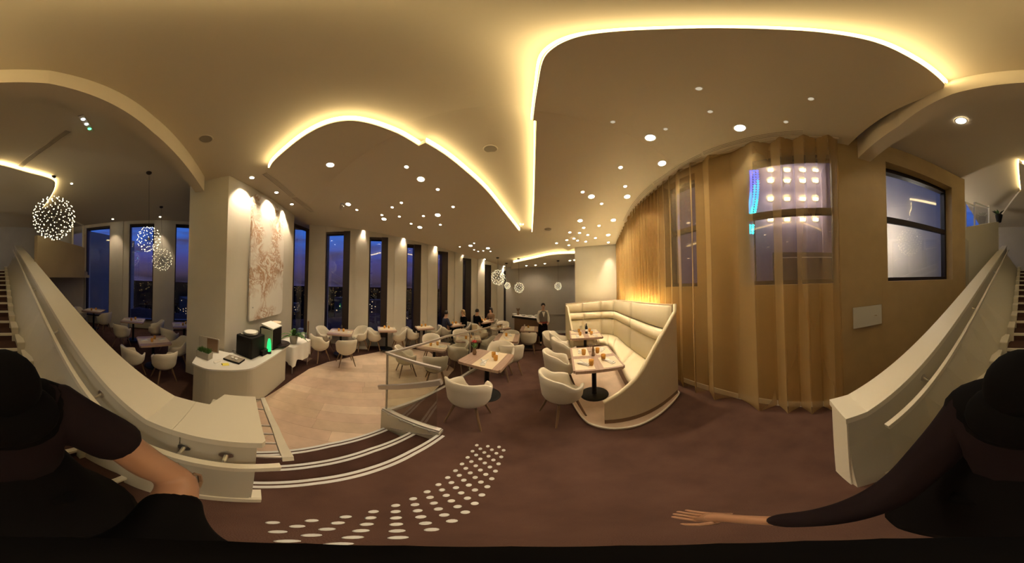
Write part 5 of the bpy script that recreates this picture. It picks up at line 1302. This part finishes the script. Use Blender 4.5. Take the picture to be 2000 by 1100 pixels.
# ================================================================== PEOPLE
def sphere_mesh(bm, c, r, sc_=(1, 1, 1), sub=3):
    m_ = Matrix.Translation(c) @ Matrix.Diagonal((*[r * s for s in sc_], 1)); bmesh.ops.create_icosphere(bm, subdivisions=sub, radius=1, matrix=m_)
def head_parts(parent, c, r, face, hair_m, long_hair=False):
    "face: unit plan direction the head looks at; returns nothing. c = head centre"
    f = Vector((face[0], face[1], 0)).normalized(); s = Vector((-f.y, f.x, 0))
    hb = bmesh.new(); sphere_mesh(hb, c - f * r * .12 + Vector((0, 0, r * .22)), r, (1.0, 1.0, 1.05))
    for v in hb.verts:      # open the face
        d = v.co - c
        if d.dot(f) > r * .35 and d.z < r * .75: v.co -= f * (d.dot(f) - r * .35)
        if d.z < -r * .2 and not long_hair: v.co.z = c.z - r * .2
    if long_hair: sphere_mesh(hb, c - f * r * .5 - Vector((0, 0, r * .8)), r, (.9, .8, 1.4), 2)
    ob('hair', hb, hair_m, parent, sm=True)
    for sx in (-1, 1):
        b = bmesh.new(); sphere_mesh(b, c + f * r * .86 + s * sx * r * .36 + Vector((0, 0, r * .05)), r * .13, sub=1); ob('eye', b, M['black'], parent)
        b = bmesh.new(); sphere_mesh(b, c + s * sx * r * .88 + Vector((0, 0, 0)), r * .24, (.6, .8, 1.1), 1); ob('ear', b, M['skin'], parent, sm=True)
    b = bmesh.new(); sphere_mesh(b, c + f * r * .98 - Vector((0, 0, r * .15)), r * .16, (.8, .8, 1.3), 1); ob('nose', b, M['skin'], parent, sm=True)
    b = bmesh.new(); sphere_mesh(b, c + f * r * .84 - Vector((0, 0, r * .52)), r * .2, (1, 1, .35), 1); ob('mouth', b, M['red'], parent)
# ---- waiter
wp = PZ(1061, 673, LOW); wf_ = Vector((-.05, -1, 0)).normalized(); ws = Vector((-wf_.y, wf_.x, 0))
k = .955
wt = thing('person', 'waiter in white shirt, grey waistcoat and long dark apron standing by the counter', 'person', (wp.x, wp.y, LOW), math.atan2(wf_.x * -1, wf_.y * -1) * 0)
wt.scale = (k, k, k)
def W_(x, y, z): return ws * x - wf_ * y * -1 * -1 + Vector((0, 0, z)) if False else (ws * x + wf_ * (-y) * -1 + Vector((0, 0, z)))
# body (one continuous skin-coloured mesh)
bv = [W_(0, 0, .98), W_(0, -.0, 1.18), W_(0, 0, 1.38), W_(0, .0, 1.47), W_(0, .01, 1.56), W_(0, .03, 1.64), W_(0, .02, 1.71),
      W_(.17, 0, 1.41), W_(.24, -.0, 1.16), W_(.22, .14, .97), W_(.17, .22, .95),
      W_(-.17, 0, 1.41), W_(-.24, 0, 1.16), W_(-.20, .16, .98), W_(-.13, .24, .97),
      W_(.10, 0, .90), W_(.10, .02, .50), W_(.11, -.02, .09), W_(.12, .1, .035),
      W_(-.10, 0, .90), W_(-.11, .05, .50), W_(-.11, .03, .09), W_(-.12, .14, .035)]
be = [(0, 1), (1, 2), (2, 3), (3, 4), (4, 5), (5, 6), (2, 7), (7, 8), (8, 9), (9, 10), (2, 11), (11, 12), (12, 13), (13, 14), (0, 15), (15, 16), (16, 17), (17, 18), (0, 19), (19, 20), (20, 21), (21, 22)]
br2 = [(.15, .11), (.13, .10), (.15, .10), (.07, .07), (.062, .062), (.088, .1), (.075, .085), .062, .045, .034, .036, .062, .045, .034, .036, .085, .06, .038, .035, .085, .06, .038, .035]
skin('body', bv, be, br2, M['skin'], wt)
skin('shirt', [W_(0, 0, .99), W_(0, 0, 1.2), W_(0, 0, 1.39), W_(0, 0, 1.46), W_(.175, 0, 1.41), W_(.25, 0, 1.16), W_(.225, .13, .98), W_(-.175, 0, 1.41), W_(-.25, 0, 1.16), W_(-.205, .15, .99)], [(0, 1), (1, 2), (2, 3), (2, 4), (4, 5), (5, 6), (2, 7), (7, 8), (8, 9)], [(.165, .12), (.15, .115), (.165, .12), .075, .075, .06, .05, .075, .06, .05], M['linen'], wt)
vb_ = bmesh.new(); lathe(vb_, [(.19, .97), (.185, 1.08), (.19, 1.2), (.205, 1.32), (.19, 1.40), (.13, 1.455), (.08, 1.47)], 24, squash=(1, .74)); ob('waistcoat', vb_, M['grey_vest'], wt, sm=True)
bm = bmesh.new()
bm.faces.new([bm.verts.new(v) for v in (W_(-.07, .175, 1.44), W_(.07, .175, 1.44), W_(0, .2, 1.22))]); ob('shirt_front', bm, M['linen'], wt)
skin('trousers', [W_(0, 0, .96), W_(.10, 0, .88), W_(.105, .02, .5), W_(.11, -.02, .12), W_(-.10, 0, .88), W_(-.11, .05, .5), W_(-.11, .03, .12)], [(0, 1), (1, 2), (2, 3), (0, 4), (4, 5), (5, 6)], [(.17, .12), .1, .075, .055, .1, .075, .055], M['blackcloth'], wt)
ap = bmesh.new(); lathe(ap, [(.19, .97), (.2, .8), (.215, .55), (.225, .40), (.21, .40), (.18, .97)], 24, squash=(1, .75)); ob('apron', ap, M['darkcloth'], wt, sm=True)
rb = bmesh.new(); lathe(rb, [(.196, .94), (.198, 1.02), (.18, 1.02), (.18, .94)], 24, squash=(1, .78)); ob('sash', rb, M['red'], wt, sm=True)
for sx, fy in ((.12, .06), (-.12, .1)):
    b = bmesh.new(); sphere_mesh(b, W_(sx, fy, .045), .05, (.9, 2.3, .85), 2); ob('shoe', b, M['black'], wt, sm=True)
for side in (1, -1):
    for j in range(5):
        x0, y0, z0 = (.17, .25, .955) if side > 0 else (-.13, .27, .97)
        o = (j - 1.5) * .016; ln = (.055, .065, .07, .06, .045)[j]
        if j == 4: pts = [W_(x0 - side * .02, y0 - .02, z0 + .015), W_(x0 - side * .045, y0 + .0, z0 + .02), W_(x0 - side * .055, y0 + .02, z0 + .01)]
        else: pts = [W_(x0 + o * .4, y0, z0 + o * -1), W_(x0 + o * .4 - side * .02, y0 + ln * .6, z0 - o - .005), W_(x0 + o * .4 - side * .04, y0 + ln * .8, z0 - o - .02)]
        b = bmesh.new(); tube(b, pts, [.009, .008, .006], 6); ob('finger', b, M['skin'], wt, sm=True)
head_parts(wt, W_(0, .03, 1.665), .098, wf_, M['hair'])
# ---- seated guests
def guest(x, y, z, face, label, top_m, hair_m, long_hair=False, lean=0):
    f = Vector((face[0] - x, face[1] - y, 0)).normalized(); s = Vector((-f.y, f.x, 0))
    t = thing('person', label, 'person', (x, y, z))
    def Q(a, b, c): return s * a + f * b + Vector((0, 0, c))
    bvv = [Q(0, .0, .56), Q(0, .0, .80), Q(0, .02, 1.0), Q(0, .03, 1.08), Q(0, .05, 1.16), Q(0, .06, 1.25), Q(.17, .02, 1.0), Q(.22, .1, .79), Q(.15, .32, .79), Q(-.17, .02, 1.0), Q(-.22, .1, .79), Q(-.12, .32, .80), Q(.1, .4, .56), Q(.1, .42, .1), Q(.1, .5, .05), Q(-.1, .4, .56), Q(-.1, .42, .1), Q(-.1, .5, .05)]
    skin('body', bvv, [(0, 1), (1, 2), (2, 3), (3, 4), (4, 5), (2, 6), (6, 7), (7, 8), (2, 9), (9, 10), (10, 11), (0, 12), (12, 13), (13, 14), (0, 15), (15, 16), (16, 17)], [(.15, .11), .13, (.14, .1), .06, .075, .085, .06, .042, .03, .06, .042, .03, .07, .045, .035, .07, .045, .035], M['skin'], t, 1)
    skin('jumper', bvv[:4] + [bvv[6], bvv[7], Q(.17, .25, .79), bvv[9], bvv[10], Q(-.14, .25, .80)], [(0, 1), (1, 2), (2, 3), (2, 4), (4, 5), (5, 6), (2, 7), (7, 8), (8, 9)], [(.17, .13), .15, (.16, .12), .075, .075, .06, .05, .075, .06, .05], top_m, t, 1)
    skin('trousers', [bvv[0], bvv[12], bvv[13], bvv[15], bvv[16]], [(0, 1), (1, 2), (0, 3), (3, 4)], [.16, .09, .06, .09, .06], M['blackcloth'], t, 1)
    for sx, sg in ((.1, 1), (-.1, -1)):
        b = bmesh.new(); sphere_mesh(b, Q(sx, .47, .045), .05, (1.3, 1.3, .8), 2); ob('shoe', b, M['black'], t, sm=True)
    head_parts(t, Q(0, .06, 1.22), .095, f, hair_m, long_hair)
    return t
zt4 = LOW + .1
p = c4 + Fd * .46; guest(p.x, p.y, zt4 - .02, c4, 'blond guest in black jumper seated by the window column', M['blackcloth'], M['blond'], True)
p = c4 - Fd * .46; guest(p.x, p.y, zt4 - .02, c4, 'guest in dark navy clothes seated with back to the stairs', mat('navy_wool', (.03, .035, .07), .9), M['hair'])
p = c5 - Fd * .46; guest(p.x, p.y, zt4 - .02, c5, 'dark haired guest in black at far window table', M['blackcloth'], M['hair'])
p = c5 + Fd * .46; guest(p.x, p.y, zt4 - .02, c5, 'guest in brown top at the far table by grey wall', M['skirt'], M['hair'], True)
# ---- person holding the camera (below and behind it)
pt = thing('person', 'person in black hood and long coat, one forearm bare, standing at the stair foot', 'person', (0, 0, 0))
bv = [Vector((0, -.52, .88)), Vector((0, -.52, 1.12)), Vector((0, -.52, 1.36)), Vector((0, -.52, 1.46)), Vector((0, -.51, 1.53)), Vector((0, -.50, 1.62)),
      # left arm: shoulder, elbow, wrist, hand under the camera
      Vector((-.22, -.52, 1.43)), Vector((-.34, -.35, 1.31)), Vector((-.38, -.17, 1.10)), Vector((-.22, -.11, 1.12)), Vector((-.07, -.03, 1.15)), Vector((-.02, 0, 1.16)),
      # right arm hanging
      Vector((.22, -.52, 1.42)), Vector((.29, -.34, 1.10)), Vector((.26, -.02, .84)), Vector((.30, .10, .74)), Vector((.31, .15, .70)),
      Vector((.10, -.50, .82)), Vector((.11, -.45, .46)), Vector((.11, -.50, .10)), Vector((.12, -.38, .04)), Vector((-.10, -.50, .82)), Vector((-.11, -.45, .46)), Vector((-.11, -.50, .10)), Vector((-.12, -.38, .04))]
be = [(0, 1), (1, 2), (2, 3), (3, 4), (4, 5), (2, 6), (6, 7), (7, 8), (8, 9), (9, 10), (10, 11), (2, 12), (12, 13), (13, 14), (14, 15), (15, 16), (0, 17), (17, 18), (18, 19), (19, 20), (0, 21), (21, 22), (22, 23), (23, 24)]
rr = [(.16, .12), (.14, .11), (.16, .11), .06, .085, .09,   .08, .072, .064, .05, .036, .036, .07, .05, .034, .03, .034, .09, .06, .04, .035, .09, .06, .04, .035]
skin('body', bv, be, rr, M['skin_dim'], pt, 2)
skin('tunic', [bv[0], bv[1], bv[2], bv[3], bv[6], Vector((-.315, -.40, 1.345)), Vector((-.36, -.31, 1.27)), bv[12], bv[13], Vector((.262, -.06, .875)), Vector((.275, .02, .80)), Vector((0, -.52, .72))],
     [(0, 1), (1, 2), (2, 3), (2, 4), (4, 5), (5, 6), (2, 7), (7, 8), (8, 9), (9, 10), (0, 11)], [(.22, .17), (.20, .16), (.23, .17), .14, .13, .105, .10, .12, .075, .055, .048, (.23, .18)], M['darkcloth'], pt, 2)
skin('trousers', [bv[0], bv[17], bv[18], Vector((.11, -.5, .12)), bv[21], bv[22], Vector((-.11, -.5, .12))], [(0, 1), (1, 2), (2, 3), (0, 4), (4, 5), (5, 6)], [(.18, .14), .11, .085, .065, .11, .085, .065], M['blackcloth'], pt, 2)
skin('forearm_shade_cover', [Vector((-.30, -.14, 1.11)), bv[9], bv[10], Vector((-.05, -.02, 1.155))], [(0, 1), (1, 2), (2, 3)], [.066, .06, .048, .044], M['blackcloth'], pt, 2)  # added black cover, stands in for the darkness over the lower forearm
hb = bmesh.new(); sphere_mesh(hb, Vector((0, -.50, 1.60)), .125, (1.05, 1.05, 1.0), 3); sphere_mesh(hb, Vector((0, -.47, 1.50)), .15, (1.2, .85, .8), 3); sphere_mesh(hb, Vector((0, -.56, 1.42)), .2, (1.5, .9, .8), 3); ob('hood', hb, M['blackcloth'], pt, sm=True)
ct_ = bmesh.new(); lathe(ct_, [(.2, 1.2), (.27, 1.0), (.36, .7), (.48, .42), (.5, .36), (.47, .36), (.3, .8), (.18, 1.18)], 28, squash=(1, .85)); ob('long_coat', ct_, M['blackcloth'], pt, (0, -.56, 0), sm=True)
b = bmesh.new(); sphere_mesh(b, Vector((0, -.405, 1.60)), .018, (.8, .9, 1.2), 2); ob('nose', b, M['skin_dim'], pt, sm=True)
for sx in (-1, 1):
    b = bmesh.new(); sphere_mesh(b, Vector((sx * .035, -.42, 1.63)), .012, sub=1); ob('eye', b, M['black'], pt)
    b = bmesh.new(); sphere_mesh(b, Vector((sx * .12, -.16, .06)) + Vector((0, -.26, 0)), .055, (.95, 2.2, .9), 2); ob('shoe', b, M['black'], pt, sm=True)
tube_b = bmesh.new(); tube(tube_b, [(-.425, -.13, 1.10), (-.41, -.12, 1.06), (-.38, -.115, 1.05), (-.35, -.12, 1.07), (-.345, -.135, 1.11), (-.375, -.14, 1.145), (-.41, -.14, 1.135)], .007, 6, closed=True)
ob('bracelet', tube_b, M['chairleg'], pt)
# right hand: palm and five fingers, hanging relaxed
w0 = Vector((.30, .10, .74)); hdir = Vector((.05, .30, -.30)).normalized(); hs = Vector((1, -.1, .1)).normalized(); hn = hdir.cross(hs).normalized()
palm = bmesh.new(); box(palm, w0 + hdir * .055, (.078, .095, .026), rot=Matrix((hs, hdir, hn)).transposed()); bmesh.ops.bevel(palm, geom=palm.edges[:], offset=.011, segments=3, affect='EDGES'); ob('palm', palm, M['skin_dim'], pt, sm=True)
for j in range(4):
    o = (j - 1.5) * .0195; ln = (.062, .075, .080, .068)[j]; p0 = w0 + hdir * .095 + hs * o; p1 = p0 + (hdir - hn * .15).normalized() * ln * .45; p2 = p1 + (hdir - hn * .5).normalized() * ln * .32; p3 = p2 + (hdir - hn * .9).normalized() * ln * .25
    b = bmesh.new(); tube(b, [p0 - hdir * .012, p0, p1, p2, p3, p3 + (p3 - p2).normalized() * .004], [.0085, .0092, .0085, .0078, .0062, .003], 8); ob('finger', b, M['skin_dim'], pt, sm=True)
p0 = w0 + hdir * .03 - hs * .036; p1 = p0 - hs * .022 + hdir * .028; p2 = p1 - hs * .006 + hdir * .03
b = bmesh.new(); tube(b, [p0, p1, p2, p2 + hdir * .018], [.012, .011, .0095, .005], 8); ob('thumb', b, M['skin_dim'], pt, sm=True)
for j in range(4):
    z = 1.135 + j * .018; b = bmesh.new(); pts = [Vector((-.03, .022, z)), Vector((.0, .028, z)), Vector((.024, .012, z)), Vector((.022, -.016, z))]; tube(b, pts, [.009, .0085, .008, .006], 8); ob('finger', b, M['skin_dim'], pt, sm=True)
b = bmesh.new(); tube(b, [(-.03, -.018, 1.15), (-.01, -.026, 1.18), (.004, -.022, 1.205)], [.011, .0095, .006], 8); ob('thumb', b, M['skin_dim'], pt, sm=True)
st_ = thing('camera_stick', 'thin black stick held upright in the hand under the camera', 'camera stick', (0, 0, 0))
bm = bmesh.new(); tube(bm, [(0, 0, 1.10), (0, 0, 1.86)], .011, 12); ob('shaft', bm, M['blackcloth'], st_, sm=True)
bm = bmesh.new(); tube(bm, [(0, 0, 1.09), (0, 0, 1.28)], .017, 12); ob('grip', bm, M['blackcloth'], st_, sm=True)
# ================================================================== OUTSIDE
struct('ground', slab([(-4000, -4000), (4000, -4000), (4000, 4000), (-4000, 4000)], -72, -70), M['city'], 'dark city ground far below the tower')
bm = bmesh.new(); rnd = random.Random(21)
for k in range(1500):
    a = rnd.uniform(R(-175), R(10)); dd = 180 * (18 ** rnd.random()); sz = .0011 * dd * rnd.uniform(.5, 1.3)
    c = Vector((math.sin(a) * dd, math.cos(a) * dd, -69.5 + rnd.uniform(0, 6))); m_ = Matrix.Translation(c) @ Matrix.Diagonal((sz, sz, sz * .7, 1)); bmesh.ops.create_icosphere(bm, subdivisions=1, radius=1, matrix=m_)
o = ob('street_lamp_field', bm, emis('street_lamp_glow', (1, .62, .25), 2.2)); tag(o, 'scattered warm street lights of the distant city below the windows', 'city lights', kind='stuff')
def bld(x, y, w_, d_, h, label):
    t = thing('city_building', label, 'building', (x, y, -70), rnd.uniform(0, 1.5), 'distant city blocks')
    ob('block', Box((0, 0, h / 2), (w_, d_, h)), M['roofdark'], t)
    bm = bmesh.new()
    for k in range(14):
        s = rnd.choice((-1, 1)); box(bm, (rnd.uniform(-.45, .45) * w_, s * d_ / 2, rnd.uniform(.3, .95) * h), (2.4, .3, 1.6)); box(bm, (s * w_ / 2, rnd.uniform(-.45, .45) * d_, rnd.uniform(.3, .95) * h), (.3, 2.4, 1.6))
    o = ob('lit_window', bm, CITYWIN, t); o['kind'] = 'stuff'
CITYWIN = emis('lit_city_window', (1, .72, .4), 1.1)
for k in range(16):
    a = R(-150) + R(9.2) * k; dd = rnd.uniform(170, 500); bld(math.sin(a) * dd, math.cos(a) * dd, rnd.uniform(18, 50), rnd.uniform(18, 40), rnd.uniform(14, 52), '%s dark city block with lit windows counting round from the rear windows' % ORD[k])
# neighbouring wing seen through the large window
FX = 11.0
wb = thing('neighbour_building', 'lilac facade with rows of arched lamps beyond the curtained window', 'building', (FX, 0, 0))
ob('facade', Box((.5, -1.5, 6), (1, 16, 14)), M['lilac'], wb)
ob('parapet', Box((.35, -1.5, 13.1), (1.5, 16, .3)), M['roofdark'], wb)
for px in (1471, 1521, 1557, 1609, 1640):
    p = PV(px, 400, (FX, -10), (FX, 10)); ob('pilaster', Box((-.06, p.y, 6), (.12, .35, 14)), M['lilac'], wb)
lampm = emis('facade_lamp', (1, .85, .55), 14)
for j, yy in enumerate((334, 355, 390, 430)):
    for px in (1505, 1537, 1567, 1592):
        p = PV(px, yy, (FX, -10), (FX, 10)); y0 = p.y; z0 = p.z
        bm = bmesh.new(); lathe(bm, [(0, 0), (.3, 0), (.3, .02), (0, .02)], 20); o = ob('lamp_niche', bm, mat('niche', (.5, .45, .3), .7) if 'niche' not in bpy.data.materials else bpy.data.materials['niche'], wb, (-.03, y0, z0 + .12)); o.rotation_euler = (0, R(-90), 0)
        b = bmesh.new(); box(b, (0, 0, 0), (.1, .36, .18)); ob('wall_lamp', b, lampm, wb, (-.12, y0, z0))
        l = bpy.data.lights.new('lamp', 'POINT'); l.energy = 40; l.color = (1, .86, .72); l.shadow_soft_size = .1
        lo = bpy.data.objects.new('lamp', l); C.objects.link(lo); lo.parent = wb; lo.location = (-.45, y0, z0 + .1)
bc = thing('light_column', 'twisting column of blue and cyan led lamps outside the curtained window', 'light column', (FX - 1.2, 0, 0))
bm = bmesh.new(); pp = PV(1472, 400, (FX - 1.2, -10), (FX - 1.2, 10)); tube(bm, [(.1, pp.y, -4), (.1, pp.y, 9)], .05, 8); ob('mast', bm, M['black'], bc)
blues = [emis('led_blue_%s' % n, c, 4.5) for n, c in (('deep', (.08, .12, 1)), ('azure', (.03, .35, 1)), ('cyan', (.02, .8, 1)))]
for j in range(26):
    u = j / 25; yy = 334 + 121 * u
    for i in range(3):
        if 428 < yy < 436: continue
        p = PV(1466 + i * 6.5 + 3 * math.sin(u * 5) - 6 * u, yy, (FX - 1.2, -10), (FX - 1.2, 10)); b = Box((0, 0, 0), (.05, .15, .13), rot=Matrix.Rotation(.5, 3, 'X')); ob('led_block', b, blues[min(2, int(u * 3 + .3 * i))], bc, (0, p.y, p.z))
lr = thing('roof_terrace', 'dark roof terrace below the lilac facade with slanting parapet', 'roof', (8, 0, 0))
ob('roof_slab', slab([(-1.5, -6), (1.8, -6), (1.8, 1.8), (-1.5, 1.8)], -3, 1.6), M['roofdark'], lr)
ob('slanting_wall', slab([(.9, -5), (1.4, -5), (1.4, -.3), (.9, -.3)], 1.6, 3.4), M['roofdark'], lr)
bm = bmesh.new(); bar(bm, (.4, -5, 3.1), (.4, -.4, 3.05), .04, .04); ob('guard_rail', bm, M['steel'], lr)
ivory = mat('outside_fixture', (.5, .48, .42), .6)
fx = thing('terrace_lamp', 'angled black floodlight with pale glow outside the staircase window', 'lamp', (4.4, -3.6, 0))
ob('mast', Box((0, 0, 1.7), (.06, .06, 3.4)), M['black'], fx); ob('housing', Box((0, 0, 3.35), (.3, .2, .42), rot=Matrix.Rotation(.2, 3, 'Y'), bev=.02), M['black'], fx)
wnr = struct('wall_reflection', slab([(5.4, -14), (5.6, -14), (5.6, -3.2), (5.4, -3.2)], -2, 9.5), M['wall'], 'added plain wall standing in for the grey reflection in staircase window')  # wall added outside the pane in place of the room's grey reflection
l = bpy.data.lights.new('lamp', 'POINT'); l.energy = 170; l.color = (1, .86, .66); l.shadow_soft_size = .1
lo = bpy.data.objects.new('lamp', l); C.objects.link(lo); lo.parent = fx; lo.location = (-.5, -1.4, 3.6)

# ------------------------------------------------------------------ pieces that belong to a part go one level deeper
DEEP = {'screen_piping': 'side_screen', 'screen_skirting': 'side_screen', 'wall_strip': 'base_wall', 'cap_bolt': 'base_wall', 'slot': 'vent_plate', 'status_light': 'front_panel', 'spout': 'front_panel',
        'seat_cushion': 'shell', 'stringer_moulding': 'inner_wall', 'platform_edge': 'platform', 'sash': 'trousers', 'shirt_front': 'shirt', 'led_strip': 'outer_shell', 'track': 'fabric'}
for root in [o for o in C.objects if o.parent is None and 'category' in o]:
    kids = {}
    for c in root.children: kids.setdefault(c.name.split('.')[0], c)
    for c in list(root.children):
        tgt = DEEP.get(c.name.split('.')[0])
        if tgt and tgt in kids and kids[tgt] is not c and kids[tgt].location.length < 1e-6 and not c.children: c.parent = kids[tgt]
